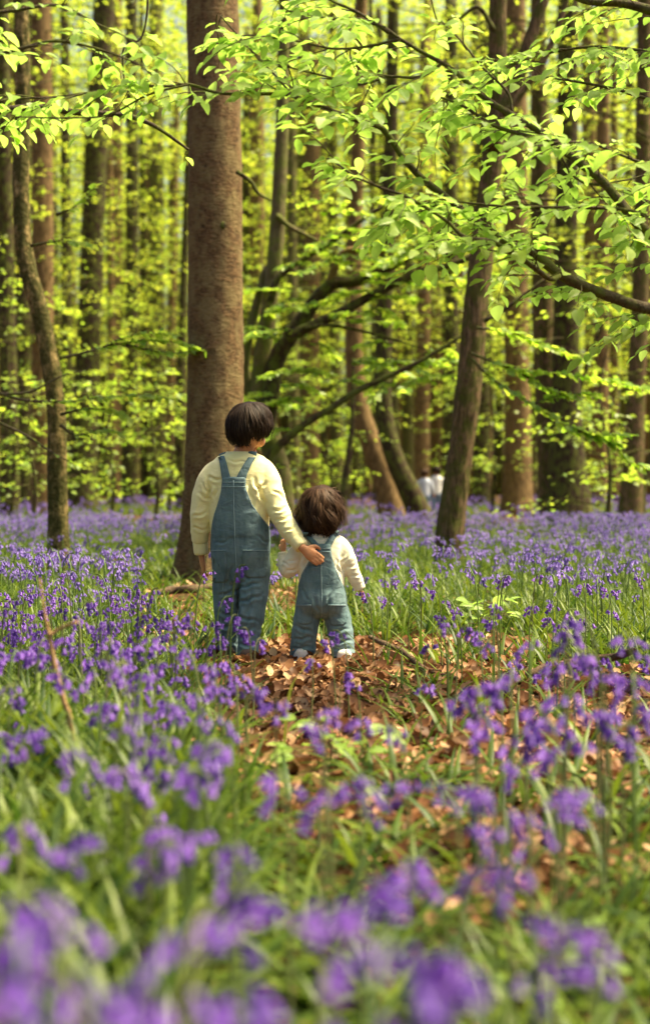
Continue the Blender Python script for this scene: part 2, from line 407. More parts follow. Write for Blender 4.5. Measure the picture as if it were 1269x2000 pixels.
for pts in ([(118, 700), (160, 690), (200, 680), (240, 670), (300, 665), (360, 672), (400, 690)], [(200, 680), (240, 660), (290, 650), (345, 655)], [(240, 672), (300, 685), (350, 690), (380, 684)],
            [(0, 770), (60, 765), (120, 735), (170, 720), (190, 690)], [(0, 768), (50, 782), (130, 784), (200, 776), (280, 772), (330, 778)], [(118, 810), (160, 800), (210, 800), (250, 815)], [(110, 420), (150, 400), (185, 365)], [(60, 480), (120, 470), (180, 478)],
            [(0, 826), (50, 850), (105, 885), (140, 905), (158, 925)], [(118, 830), (150, 850), (200, 838), (240, 850)]):
    bare = pts[0] in ((0, 770), (0, 826))
    twig_with_leaves(root, pts, [7, 5, 3.5, 2.2, 1.5], 11.3, .016 if not bare else .5, .085, .25 if pts[0][0] < 150 else .1)
foliage('foliage', *[np.concatenate([l[i] for l in leafP]) for i in range(4)], M_mid, root, 'mid')
# --- leaning ridged tree at right
root, path = tree('leaning_tree', 'leaning trunk with ridged mossy bark forking upward, right of the toddler', [(876, 1118), (876, 1060), (893, 930), (912, 780), (925, 640), (942, 470), (962, 300), (970, 150), (972, 0), (975, -120)], 13.5,
                  [58, 50, 50, 47, 42, 37, 34, 31, 28, 25], M_rough, height=8, rings=220, n=44, flare=.35, fine=.07, rough=.06, seed=7)
leafP = []
limb(root, 'fork', [(963, 290), (975, 235), (1005, 170), (1030, 90), (1060, 0), (1080, -80)], [34, 30, 27, 24, 22, 20], 13.4, M_rough, 12)
limb(root, 'fork', [(985, 225), (1030, 165), (1065, 110), (1090, 50), (1105, 0), (1115, -60)], [14, 13, 12, 11, 10, 9], 13.3, M_rough, 8)
limb(root, 'branch', [(965, 60), (935, 15), (905, 30), (880, 55)], [10, 9, 7, 4], 13.3, M_dark)
limb(root, 'branch', [(945, 628), (990, 600), (1030, 570), (1062, 545)], [9, 8, 6, 4], 13.3, M_dark)
limb(root, 'branch', [(948, 385), (1000, 385), (1100, 393), (1184, 398)], [8, 7, 6, 4], 13.2, M_dark)
for pts in ([(920, 700), (960, 740), (1040, 790), (1120, 840), (1210, 870)], [(920, 690), (1000, 720), (1100, 730), (1200, 745), (1290, 770)], [(930, 640), (1000, 650), (1080, 680), (1140, 705)],
            [(1100, 830), (1160, 845), (1230, 850)], [(1040, 790), (1100, 770), (1160, 770)], [(1000, 718), (1060, 755), (1120, 775)], [(1120, 840), (1180, 862), (1240, 905), (1290, 920)]):
    twig_with_leaves(root, pts, [6, 5, 4, 2.5, 1.5], 12.6, .016, .10, .1)
foliage('foliage', *[np.concatenate([l[i] for l in leafP]) for i in range(4)], M_mid, root, 'mid')
# --- many-limbed tree behind the children
root, path = tree('spreading_tree', 'many limbed tree behind the children with long boughs sweeping up to the right', [(548, 1085), (550, 1000), (545, 930), (528, 860), (508, 780), (512, 700), (528, 580), (540, 460), (548, 330), (552, 200)], 16.5,
                  [62, 50, 44, 36, 32, 30, 28, 25, 23, 20], M_grey, height=6.5, rings=110, n=24, flare=.4, fine=.03, rough=.07, seed=9)
leafP = []
limb(root, 'bough', [(520, 850), (530, 760), (545, 690), (580, 640), (640, 560), (700, 548), (770, 515), (845, 465), (900, 400)], [34, 34, 34, 32, 24, 22, 20, 16, 12], 16.4, M_dark, 12)
limb(root, 'bough', [(560, 660), (600, 640), (660, 612), (730, 575), (800, 540), (870, 520), (930, 495), (990, 460)], [24, 20, 18, 17, 16, 14, 11, 7], 15.8, M_dark, 12)
limb(root, 'bough', [(545, 960), (528, 900), (545, 870), (600, 825), (650, 795), (690, 768), (750, 738), (815, 708), (905, 655)], [26, 20, 17, 14, 13, 12, 11, 9, 6], 15.6, M_dark, 10)
limb(root, 'bough', [(505, 790), (478, 740), (480, 680), (500, 600), (520, 520)], [26, 24, 22, 18, 14], 16.6, M_grey, 10)
limb(root, 'bough', [(528, 590), (545, 540), (600, 500), (650, 470), (720, 420), (770, 390)], [15, 14, 12, 11, 9, 6], 16.2, M_dark, 8)
limb(root, 'bough', [(640, 560), (670, 495), (720, 490), (770, 492)], [16, 15, 15, 9], 16.4, M_red, 8)
limb(root, 'bough', [(540, 420), (562, 440), (590, 455), (620, 470)], [12, 10, 8, 4], 16.4, M_grey, 8)
limb(root, 'branch', [(590, 642), (640, 635), (720, 650), (790, 670), (840, 685)], [8, 7, 6, 4, 2], 15.7, M_dark, 6)
for _ in range(64):
    b = [(rng.uniform(560, 900), rng.uniform(395, 760))] if rng.random() < .8 else [(rng.uniform(480, 620), rng.uniform(620, 930))]
    x, y = b[0]; s = rng.choice([-1, 1]); L = rng.uniform(50, 130)
    twig_with_leaves(root, [(x, y, 15.9), (x + s * L * .5, y + rng.uniform(-12, 6), 15.9 + rng.uniform(-.5, .5)), (x + s * L, y + rng.uniform(0, 26), 15.9 + rng.uniform(-1, 1))], [4, 3, 1.5], 16, .022, .10, .0)
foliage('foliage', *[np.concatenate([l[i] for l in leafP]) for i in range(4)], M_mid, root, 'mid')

# --- background trunks, each traced at its own distance
BG = [  # label, base px x, distance, path [(x,y)..], widths px, material
    ('dark straight trunk standing left behind the crooked mossy tree', 39, [(160, 1000), (162, 900), (172, 700), (182, 450), (190, 250), (200, 80), (210, -80)], [60, 52, 46, 45, 44, 42, 40], M_dark),
    ('broad blurred reddish trunk left of the crooked mossy tree', 34, [(84, 1006), (84, 800), (84, 500), (82, 200), (80, -60)], [48, 44, 42, 40, 36], M_red),
    ('dark trunk running along the left edge of the picture', 30, [(20, 1015), (18, 800), (12, 500), (8, 200), (5, -60)], [40, 34, 28, 24, 22], M_dark),
    ('thin dark trunk between the dark straight trunk and the fir trunk', 46, [(256, 990), (257, 800), (258, 500), (258, 250), (256, -60)], [30, 26, 25, 24, 22], M_dark),
    ('thin reddish trunk close beside the dark straight trunk', 55, [(222, 984), (224, 800), (226, 500), (227, 250), (228, -60)], [28, 24, 24, 22, 20], M_red),
    ('narrow dark trunk peeping out at the left side of the fir trunk', 40, [(355, 1000), (354, 800), (358, 600), (365, 400), (370, 200)], [24, 20, 16, 14, 12], M_dark),
    ('reddish trunk bending to the left at its foot, right of the toddler', 31, [(768, 1016), (752, 940), (722, 860), (698, 780), (690, 640), (692, 450), (700, 250)], [52, 38, 32, 27, 24, 22, 20], M_red),
    ('dark curved trunk leaning left beside the two distant walkers', 29, [(832, 1020), (800, 960), (768, 890), (748, 800), (748, 680), (753, 540), (760, 350), (765, 150)], [46, 36, 32, 27, 24, 22, 20, 18], M_dark),
    ('thin dark leaning stem just right of the toddler', 26, [(668, 1025), (672, 960), (682, 880), (688, 820), (690, 700)], [20, 16, 12, 9, 6], M_dark),
    ('wide dark trunk with a red flank right of the leaning tree', 36, [(1008, 1005), (1010, 900), (1008, 700), (1006, 500), (1006, 330), (1005, 100), (1005, -60)], [60, 50, 46, 46, 46, 42, 40], M_red),
    ('stout dark trunk with a broad flared foot toward the right', 27, [(1112, 1027), (1110, 960), (1106, 850), (1104, 700), (1104, 550), (1106, 350), (1108, 100)], [92, 58, 46, 42, 40, 36, 32], M_dark),
    ('mossy trunk touching the stout trunk with the flared foot', 27.6, [(1074, 1024), (1076, 950), (1070, 820), (1062, 700), (1056, 520), (1052, 300)], [58, 44, 36, 30, 26, 22], M_rough),
    ('knobbly dark trunk close to the right edge of the picture', 25, [(1226, 1034), (1232, 960), (1238, 850), (1244, 700), (1250, 560), (1254, 300), (1258, 50)], [48, 36, 32, 30, 28, 26, 24], M_rough),
    ('slanting thin stem beside the knobbly trunk at the right', 25.5, [(1262, 1032), (1250, 980), (1262, 920), (1285, 850)], [22, 18, 14, 10], M_dark),
    ('slim dark sapling stem leaning between the two right hand trunks', 30, [(1040, 1018), (1080, 900), (1120, 800), (1150, 700), (1190, 600)], [14, 12, 11, 9, 6], M_dark),
    ('straight brown trunk directly right of the leaning tree', 44, [(938, 994), (940, 850), (942, 650), (944, 450), (946, 200)], [34, 30, 28, 26, 24], M_dark),
    ('wide faint reddish trunk above the toddler', 52, [(606, 985), (606, 850), (608, 650), (610, 400), (612, 100)], [40, 34, 32, 30, 28], M_red),
    ('grey brown trunk behind the shoulder of the older child', 48, [(574, 989), (574, 850), (572, 650), (570, 400), (568, 100)], [26, 22, 20, 19, 18], M_grey),
    ('straight reddish trunk standing over the two distant walkers', 50, [(822, 987), (824, 860), (826, 700), (828, 450), (830, 100)], [32, 28, 26, 24, 22], M_red),
    ('pale brown trunk left of the two distant walkers', 58, [(796, 980), (796, 860), (797, 700), (798, 450), (800, 100)], [26, 22, 20, 19, 18], M_grey),
    ('dark trunk hidden behind the leaning tree', 42, [(884, 996), (884, 850), (882, 700), (880, 480), (880, 200)], [34, 28, 26, 25, 24], M_dark),
    ('brown trunk between the stout trunk and the right edge', 50, [(1172, 987), (1172, 850), (1174, 600), (1176, 300), (1178, 0)], [34, 30, 28, 26, 24], M_red),
    ('slender dark trunk behind the crooked mossy tree', 48, [(132, 989), (132, 800), (130, 500), (128, 200), (126, -40)], [26, 22, 20, 18, 17], M_dark),
    ('thin trunk with greenish bark between the fir and the thin dark trunk', 60, [(308, 979), (308, 800), (306, 500), (305, 200), (305, -40)], [36, 32, 30, 28, 26], M_grey),
    ('faint trunk above the reddish bending trunk', 56, [(655, 982), (655, 850), (652, 600), (650, 300), (650, 0)], [24, 20, 19, 18, 16], M_grey),
    ('brown trunk low behind the left edge flowers', 38, [(50, 1002), (52, 900), (48, 750), (46, 560), (44, 300)], [44, 36, 30, 26, 22], M_dark),
]
for k, (label, Y, pts, w, m) in enumerate(BG):
    root, path = tree('woodland_tree', label, pts, Y, w, m, group='trees of the wood behind the children', height=15 if w[-1] > 14 else None, rings=44, n=14, flare=.45 if w[0] > 30 else .2, seed=k, rough=.06, fine=.03)
    up = path[path[:, 2] > 3.6]
    if len(up) > 6 and w[-1] > 10:
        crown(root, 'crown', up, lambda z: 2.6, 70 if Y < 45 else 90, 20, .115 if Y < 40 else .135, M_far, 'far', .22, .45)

# --- far trunks that only differ by place
def far_forest():
    cols = []
    for k in range(80):
        Y = rng.uniform(52, 88); px = -60 + 1390 * (k * 37 % 80 + rng.uniform(.1, .9)) / 80
        x = P(px, 900, Y)[0]; root = empty('distant_tree', (x, Y, float(gh(x, Y)[0])))
        r = rng.uniform(.15, .36); H = rng.uniform(17, 24); lean = rng.normal(0, .35, 2)
        path = np.array([[x, Y, -.1], [x + lean[0] * .2, Y, H * .2], [x + lean[0] * .5, Y + lean[1] * .5, H * .5], [x + lean[0], Y + lean[1], H]])
        path = resample(smooth_path(path, 6), 22)
        V, F, C = trunk_mesh(path, rad_at(22, [r * 1.15, r, r * .85, r * .5]), 8, .06, .5, 5, .4, k)
        part('trunk', V, [F, C], [M_red, M_grey, M_red, M_dark][k % 4], root)
        side = ['left of the crooked mossy tree', 'between the crooked mossy tree and the fir trunk', 'behind the older child and the fir trunk', 'above the toddler', 'around the distant walkers', 'behind the leaning tree', 'behind the stout flared trunk', 'by the right edge'][min(7, max(0, int((px + 60) / 1390 * 8)))]
        tag(root, 'slim distant trunk far back ' + side, 'tree', 'distant trees ' + side)
        crown(root, 'crown', path[path[:, 2] > 5.5], lambda z: 3.2, 100, 18, .17, M_far, 'far', .2, .5, (.9, 2.0), False)
far_forest()
def far_wood():
    """the wood beyond, which reads as one mass of leaves"""
    k = 200000; Y = rng.uniform(92, 135, k); x = rng.uniform(-.34, .34, k) * Y; z = 50 * rng.random(k) ** .95
    keep = (vnoise(np.stack([x * .22, Y * .12, z * .30], 1)) > -.62) & (rng.random(k) < np.clip(.35 + z / 9, 0, 1))
    Pn = np.stack([x, Y, z], 1)[keep]; n = len(Pn)
    D = rng.normal(0, 1, (n, 3)); D[:, 2] *= .4
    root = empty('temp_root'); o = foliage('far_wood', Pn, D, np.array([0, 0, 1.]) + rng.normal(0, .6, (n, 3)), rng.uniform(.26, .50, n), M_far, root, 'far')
    o.parent = None; bpy.data.objects.remove(root)
    tag(o, 'sunlit mass of yellow green foliage far beyond the trunks', 'woodland', kind='stuff')
far_wood()
# --- understory saplings with level sprays of bright leaves
def saplings():
    spots = [(300, 23, 2.6), (60, 21, 2.2), (215, 26, 2.8), (640, 27, 2.4), (706, 41, 3.4), (1180, 20, 3.0), (1120, 33, 4.0), (905, 40, 4.0), (330, 36, 5.0), (120, 34, 5.5), (960, 36, 5.5), (560, 38, 6.0), (1235, 30, 5.5), (20, 24, 4.5), (440, 42, 7.0), (680, 46, 8.0), (1060, 44, 8.0), (240, 46, 8.5)]
    names = ['left of the fir trunk', 'at the left edge', 'behind the mossy tree', 'right above the toddler', 'behind the curved trunks', 'near the right edge', 'among the right hand trunks', 'behind the distant walkers', 'left of the fir, further back', 'behind the dark straight trunk', 'just behind the leaning tree', 'behind the spreading tree', 'against the right border', 'beside the left border', 'hidden behind the fir trunk', 'deep behind the toddler', 'deep behind the wide red trunk', 'deep behind the thin trunks']
    for (px, Y, H), nm in zip(spots, names):
        x = P(px, 900, Y)[0]; root = empty('beech_sapling', (x, Y, float(gh(x, Y)[0])))
        path = resample(smooth_path([[x, Y, -.08], [x + .08, Y, H * .35], [x - .06, Y + .1, H * .7], [x + .1, Y, H]], 5), 16)
        V, F, C = tube(path, rad_at(16, [.03 + H * .006, .02, .008]), 6); part('stem', V, [F, C], M_dark, root)
        tag(root, 'bright leafy young beech ' + nm, 'sapling', 'young beeches under the tall trees')
        crown(root, 'crown', path[path[:, 2] > .5], lambda z: .35 + .12 * H, int(12 + 6 * H), 16, .10 if Y < 30 else .115, M_mid, 'mid' if Y < 28 else 'far', .18, .3, (.5, 1.1))
saplings()

# ------------------------------------------------------------------ overhanging beech boughs close to the camera
LEAF_ME = mk('leaf', LT_V, LT_F, M_leaf, link=False, uv=LT_UV).data
def canopy_beech(label, base, trunkpts, limbs, Y, nparts, leafsize, seed):
    global rng
    keep = rng; rng = np.random.default_rng(seed)
    root = empty('beech_tree', base)
    tp = resample(smooth_path(trunkpts, 6), 40); V, F, C = trunk_mesh(tp, rad_at(40, [.19, .16, .14, .11]), 20, .05, .5, 5, .3, 3, .02); part('trunk', V, [F, C], M_grey, root)
    Ls = [[], [], [], []]
    for li, (pts, w, gap, tl, dens) in enumerate(limbs):
        p, r, o = limb(root, 'limb' if w[0] > 9 else 'branch', pts, w, Y, M_limb, 10 if w[0] > 9 else 6, 6)
        q = resample(p, max(3, int(np.linalg.norm(np.diff(p, axis=0), axis=1).sum() / gap)))
        tan = nrm(np.gradient(q, axis=0)); tb = MB()
        for i in range(1, len(q)):
            x, y = to_px(*q[i])
            if x > 1420 or x < -140 or y < -130: continue
            for _ in range(dens):
                sd = nrm(np.cross(tan[i], [0, 0, 1.])) * (1 if rng.random() < .5 else -1)
                d = tan[i] * rng.uniform(-.1, 1.0) + sd * rng.uniform(.3, 1) + np.array([0, 0, rng.uniform(-.28, .24)])
                L = rng.uniform(*tl)
                path, a, D, Nn, S = spray_leaves(q[i], d, L, .026, leafsize, .22, .27, .95)
                a = a[2:]; D = D[2:]; Nn = Nn[2:] + np.array([0, -.28, 0]); S = S[2:]
                # short leaf stalks
                a2 = a + nrm(D) * .012
                tb.add(*tube(path[::2] if len(path) > 4 else path, np.linspace(.0028, .0010, len(path[::2] if len(path) > 4 else path)), 4, False))
                for s_, v_ in zip(Ls, (a2, D, Nn, S)): s_.append(v_)
        if tb.n: V, F = tb.arr(); part('twig_spray', V, F, M_limb, root)['kind'] = 'stuff'
    a, D, Nn, S = [np.concatenate(l) for l in Ls]
    X, D, Nn = leaf_axes(D, Nn); X = X * rng.uniform(.75, 1.15, (len(X), 1)); S = S * rng.uniform(.72, 1.12, len(S))
    pxy = np.array([to_px(*v) for v in a]); inside = (pxy[:, 0] > 0) & (pxy[:, 0] < 1269) & (pxy[:, 1] > 0) & (pxy[:, 1] < 900)
    score = np.where(inside, S / a[:, 1], 0); order = np.argsort(-score)
    big = order[:min(nparts, int(inside.sum()))]; rest = order[len(big):]
    for i in big:
        o = bpy.data.objects.new('leaf', LEAF_ME); col.objects.link(o); o.parent = root
        M = Matrix.Identity(4)
        for c in range(3):
            M[c][0], M[c][1], M[c][2] = X[i][c] * S[i], D[i][c] * S[i], Nn[i][c] * S[i]; M[c][3] = a[i][c] - base[c]
        o.matrix_local = M
    if len(rest):
        V, F = stamp(LT_V, LT_F, a[rest], X[rest], D[rest], Nn[rest], S[rest]); r = rng.random(len(rest))
        tag(part('foliage', V, F, M_leaf_r, root, uv=np.tile(LT_UV, (len(rest), 1)), rnd=np.concatenate([np.repeat(r, len(f)) for f in LT_F])), kind='stuff')
    tag(root, label, 'tree', 'beeches overhanging the view')
    rng = keep
YB = 5.3
A = [(1520, 590, 5.6), (1400, 622, 5.5), (1269, 603), (1200, 583), (1130, 555), (1090, 535), (1060, 510), (1010, 485), (985, 472), (940, 440), (905, 415), (870, 385), (820, 345), (785, 305), (755, 260), (735, 245), (690, 232), (640, 213), (600, 198), (560, 185), (500, 183), (430, 182), (370, 165), (330, 168), (250, 170), (180, 180), (100, 190), (20, 193), (-80, 200)]
tw = (.14, .40)
right_limbs = [
    (A, [26, 24, 22, 20, 20, 19, 17, 16, 14, 13, 12, 11, 10, 9, 8, 7, 6, 5, 4.5, 4, 3.5, 3], .09, tw, 2),
    ([(1090, 538, 5.25), (1075, 545, 5.2), (1045, 525, 5.1), (1010, 500, 5.05), (960, 472, 5.0), (905, 462, 5.0), (870, 430, 5.0), (800, 388, 5.0), (740, 365, 5.0), (690, 342, 5.0), (645, 310, 5.0)], [12, 11, 10, 9, 8, 7, 6, 5, 4], .085, tw, 2),
    ([(1520, 540, 5.6), (1380, 520, 5.4), (1260, 450), (1209, 393), (1174, 352), (1118, 307), (1063, 262), (1003, 227), (952, 196), (912, 161), (877, 131), (831, 106), (781, 76), (741, 50), (680, 40), (630, 34), (560, 20)], [22, 21, 20, 18, 17, 16, 14, 13, 11, 10, 8, 7, 6, 5, 4, 3], .11, tw, 2),
    ([(760, 64), (700, 25), (645, 0), (580, -40)], [8, 6, 5, 3], .08, tw, 2),
    ([(1075, 272), (1058, 272), (982, 252), (942, 232), (902, 206), (860, 190)], [9, 8, 7, 6, 4], .09, tw, 2),
    ([(1420, 350, 5.0), (1269, 322, 5.0), (1199, 297, 5.0), (1154, 280, 5.0), (1090, 277, 5.0), (1040, 290, 5.0)], [7, 6, 5, 4, 3], .10, tw, 2),
    ([(1420, 230, 5.7), (1269, 194, 5.7), (1199, 174, 5.7), (1134, 161, 5.7), (1060, 150, 5.7)], [8, 7, 6, 5, 3], .085, tw, 2),
    ([(1420, 110, 5.6), (1269, 100, 5.6), (1164, 91, 5.6), (1083, 101, 5.6), (1010, 120, 5.6)], [8, 7, 6, 5, 3], .085, tw, 2),
    ([(1420, 70, 5.4), (1269, 20, 5.4), (1209, 6, 5.4), (1139, 0, 5.4), (1060, -40, 5.4)], [20, 18, 16, 14, 10], .10, tw, 2),
    ([(1290, 432, 5.1), (1220, 410, 5.1), (1130, 405, 5.1), (1020, 405, 5.1), (930, 398, 5.1), (850, 388, 5.1)], [9, 8, 6, 5, 3], .07, tw, 2),
    ([(870, 118), (820, 150), (760, 150), (700, 165), (640, 150), (560, 130)], [7, 6, 5, 4, 3], .08, tw, 2),
    ([(781, 76), (720, 90), (650, 95), (580, 80), (500, 70)], [6, 5, 4, 3], .075, tw, 2),
    ([(570, 185), (540, 150), (505, 115), (470, 75), (430, 30)], [5, 4, 3.5, 3], .08, tw, 2),
    ([(1000, 222), (990, 180), (940, 130), (900, 80), (860, 40)], [6, 5, 4, 3], .09, tw, 2),
    ([(1060, 262), (1090, 300), (1120, 345), (1160, 360), (1230, 350)], [6, 5, 4, 3], .09, tw, 2),
]
tb_ = P(1560, 1000, 5.7)
canopy_beech('beech reaching in from the right with long boughs of bright spring leaves', (tb_[0], 5.7, 0.), [[tb_[0], 5.7, -.1], [tb_[0] + .04, 5.7, .8], [tb_[0] - .03, 5.65, 2.0], [tb_[0] + .05, 5.7, 4.2]], right_limbs, YB, 300, .074, 3)
left_limbs = [
    ([(-220, 150, 4.9), (-60, 120, 4.9), (40, 95, 4.9), (110, 80, 4.9), (190, 95, 4.9), (260, 120, 4.9)], [10, 8, 6, 5, 3], .10, (.10, .26), 2),
    ([(-220, 40, 4.9), (-60, 30, 4.9), (30, 20, 4.9), (110, 10, 4.9), (180, 40, 4.9)], [9, 8, 6, 4], .10, (.10, .26), 2),
    ([(-220, 235, 6.3), (0, 215, 6.3), (70, 210, 6.3), (160, 220, 6.3), (240, 225, 6.3), (300, 245, 6.3), (368, 292, 6.5)], [16, 14, 13, 12, 11, 8, 5], .4, (.1, .2), 1),
    ([(245, 172, 5.2), (240, 120, 5.2), (245, 90, 5.2), (275, 75, 5.2), (287, 30, 5.2), (290, -30, 5.2)], [4, 4, 4, 4, 5, 5], .12, (.08, .2), 1),
    ([(368, 165, 5.2), (290, 185, 5.2), (210, 225, 5.2), (120, 230, 5.2), (30, 228, 5.2)], [5, 4, 3, 2], .08, (.1, .24), 1),
]
tb_ = P(-260, 1000, 5.0)
canopy_beech('beech whose leafy twigs hang into the upper left corner', (tb_[0], 5.0, 0.), [[tb_[0], 5.0, -.1], [tb_[0] + .03, 5.0, .8], [tb_[0], 5.0, 2.0], [tb_[0] - .05, 5.0, 4.2]], left_limbs, 5.0, 170, .068, 8)

# ------------------------------------------------------------------ people
def skin_mat(name, c1, c2):
    s = N(name); return s.princ(s.mix(s.noise(18, None, 3), c1, c2), .5, None, .35, **{'Subsurface Weight': .12, 'Subsurface Radius': (.012, .005, .003)})
M_skin = skin_mat('skin', (.50, .22, .10), (.60, .29, .14))
def cloth_mat(name, c1, c2, wr=.22, fine=900):
    s = N(name); v = s.coord(); a = s.noise(9, v, 3); w = s.noise(24, s.coord((1, 1, 1.6)), 3, .5, .3, .7, .8); f = s.noise(fine, v, 2)
    n1 = s.bump(w, wr, .006); n2 = s.bump(f, .25, .0008, n1)
    return s.princ(s.mix(a, c1, c2), .9, n2, .1, **{'Sheen Weight': .15})
M_yellow = cloth_mat('butter_yellow_jersey', (.84, .76, .38), (.88, .81, .45))
M_cream = cloth_mat('cream_jersey', (.80, .74, .53), (.85, .80, .60))
M_white = cloth_mat('white_cotton', (.75, .73, .70), (.8, .78, .74)); M_pink = cloth_mat('pale_blue_cotton', (.45, .50, .62), (.55, .58, .66))
def denim_mat(name, c1, c2, c3):
    s = N(name); v = s.coord(); a = s.noise(7, v, 4, .6, .35, .68); b = s.noise(60, s.coord((1, 1, .25)), 4, .6); f = s.noise(700, s.coord((1, 1, .4)), 2)
    w = s.noise(16, s.coord((1, 1, 1.5)), 3, .5, .3, .7, 1.)
    c = s.mix(a, c1, c2); c = s.mix(s.math('MULTIPLY', b, .35), c, c3)
    return s.princ(c, .85, s.bump(f, .3, .0008, s.bump(w, .30, .008)), .15)
M_denim = denim_mat('washed_denim', (.058, .105, .125), (.13, .20, .225), (.23, .31, .33))
M_denim2 = denim_mat('light_washed_denim', (.070, .130, .145), (.15, .225, .24), (.25, .33, .34))
M_seam = cloth_mat('denim_seam', (.16, .25, .28), (.24, .33, .36), .2)
M_jeans = denim_mat('far_jeans', (.12, .18, .30), (.18, .25, .38), (.25, .3, .4))
M_shoe = cloth_mat('shoe_leather', (.05, .035, .03), (.09, .06, .045)); M_sole = cloth_mat('shoe_sole', (.6, .56, .5), (.7, .66, .6))
M_sock = cloth_mat('navy_sock', (.01, .015, .04), (.02, .025, .06))
def hair_mat(name, c1, c2):
    s = N(name); r = s.n('Attribute', attribute_name='rnd').outputs['Fac']
    return s.princ(s.mix(r, c1, c2), .55, None, .10)
M_hair = hair_mat('dark_brown_hair', (.010, .006, .004), (.040, .024, .014)); M_hair2 = hair_mat('brown_hair', (.022, .011, .006), (.085, .045, .022))
M_eye = N('eye').princ((.01, .008, .006), .2)

def rotm(yaw, pitch, roll=0.):
    """head axes: rows are right, forward, up. yaw turns towards +x, pitch looks down"""
    m = Matrix.Rotation(-yaw, 3, 'Z') @ Matrix.Rotation(-pitch, 3, 'X') @ Matrix.Rotation(roll, 3, 'Y'); return np.array(m.transposed())
def limb_solid(mb, pts, rad, n=18, per=5):
    p = smooth_path(pts, per); mb.add(*tube(p, rad_at(len(p), rad), n, True)); return mb
def hring(px, py, hw, dep, Y):
    c = P(px, py, Y); s = Y / FPX; return (c, np.array([hw * s, 0, 0]), np.array([0, dep, 0]))
def hand(mb, wrist, d, nrm_, k, curl=.5, side=1):
    """palm and five fingers; d points along the hand, nrm_ out of the back of the hand"""
    d = nrm(np.asarray(d, float)); nn = np.asarray(nrm_, float); nn = nrm(nn - d * (nn @ d)); w = np.cross(d, nn) * side
    mb.add(*loft([(wrist + d * t * k, w * a * k, nn * b * k) for t, a, b in ((-.02, .017, .015), (.012, .022, .014), (.035, .029, .014), (.055, .030, .012), (.062, .026, .009))], 16, True, 2.4))
    for i, (off, L) in enumerate(((-.022, .052), (-.0075, .060), (.0075, .057), (.022, .045))):
        b = wrist + (d * .056 + w * off) * k; pts = [b - d * .012 * k]; ang = 0.
        for j, f in enumerate((.42, .33, .25)):
            pts.append(pts[-1] + (d * math.cos(ang) - nn * math.sin(ang)) * L * f * k + (d * .012 * k if j == 0 else 0)); ang += curl * (.8 + .3 * j)
        limb_solid(mb, pts, [.0078 * k, .0072 * k, .0055 * k], 10, 3)
    b = wrist + (d * .018 - w * .022) * k
    limb_solid(mb, [b, b + (d * .018 - w * .018 - nn * .004) * k, b + (d * .036 - w * .024 - nn * .012) * k, b + (d * .05 - w * .022 - nn * .02) * k], [.0095 * k, .0085 * k, .006 * k], 10, 3)
def head_solid(mb, c, Mx, rx, ry, rz):
    """skull with jaw, nose, lips and ears; Mx rows right/forward/up"""
    V, F = ellipsoid((0, 0, 0), np.eye(3), 32, 24)
    q = V.copy(); low = np.clip(-q[:, 2], 0, 1); q[:, 0] *= 1 - .28 * low; q[:, 1] = q[:, 1] * (1 - .12 * low) + .16 * low
    back = q[:, 1] < 0; q[back, 1] *= 1.06
    mb.add(c + (q * [rx, ry, rz]) @ Mx, F)
    f = lambda x, y, z: c + np.array([x * rx, y * ry, z * rz]) @ Mx
    for s in (-1, 1):
        mb.add(*ellipsoid(f(s * 1.01, -.08, -.16), (np.diag([.10 * rx, .22 * ry, .28 * rz]) @ rotm(s * .35, 0)) @ Mx, 14, 10))
        mb.add(*ellipsoid(f(s * .42, .76, -.42), np.diag([.30 * rx, .22 * ry, .26 * rz]) @ Mx, 12, 8))
    limb_solid(mb, [f(0, .95, .02), f(0, 1.06, -.16), f(0, 1.15, -.30), f(0, 1.0, -.36)], [.07 * rx, .10 * rx, .16 * rx, .10 * rx], 10, 3)
    mb.add(*ellipsoid(f(0, .99, -.56), np.diag([.24 * rx, .08 * ry, .05 * rz]) @ Mx, 12, 8)); mb.add(*ellipsoid(f(0, .97, -.66), np.diag([.20 * rx, .08 * ry, .06 * rz]) @ Mx, 12, 8))
    mb.add(*ellipsoid(f(0, .88, -.88), np.diag([.22 * rx, .16 * ry, .12 * rz]) @ Mx, 12, 8))
    return f
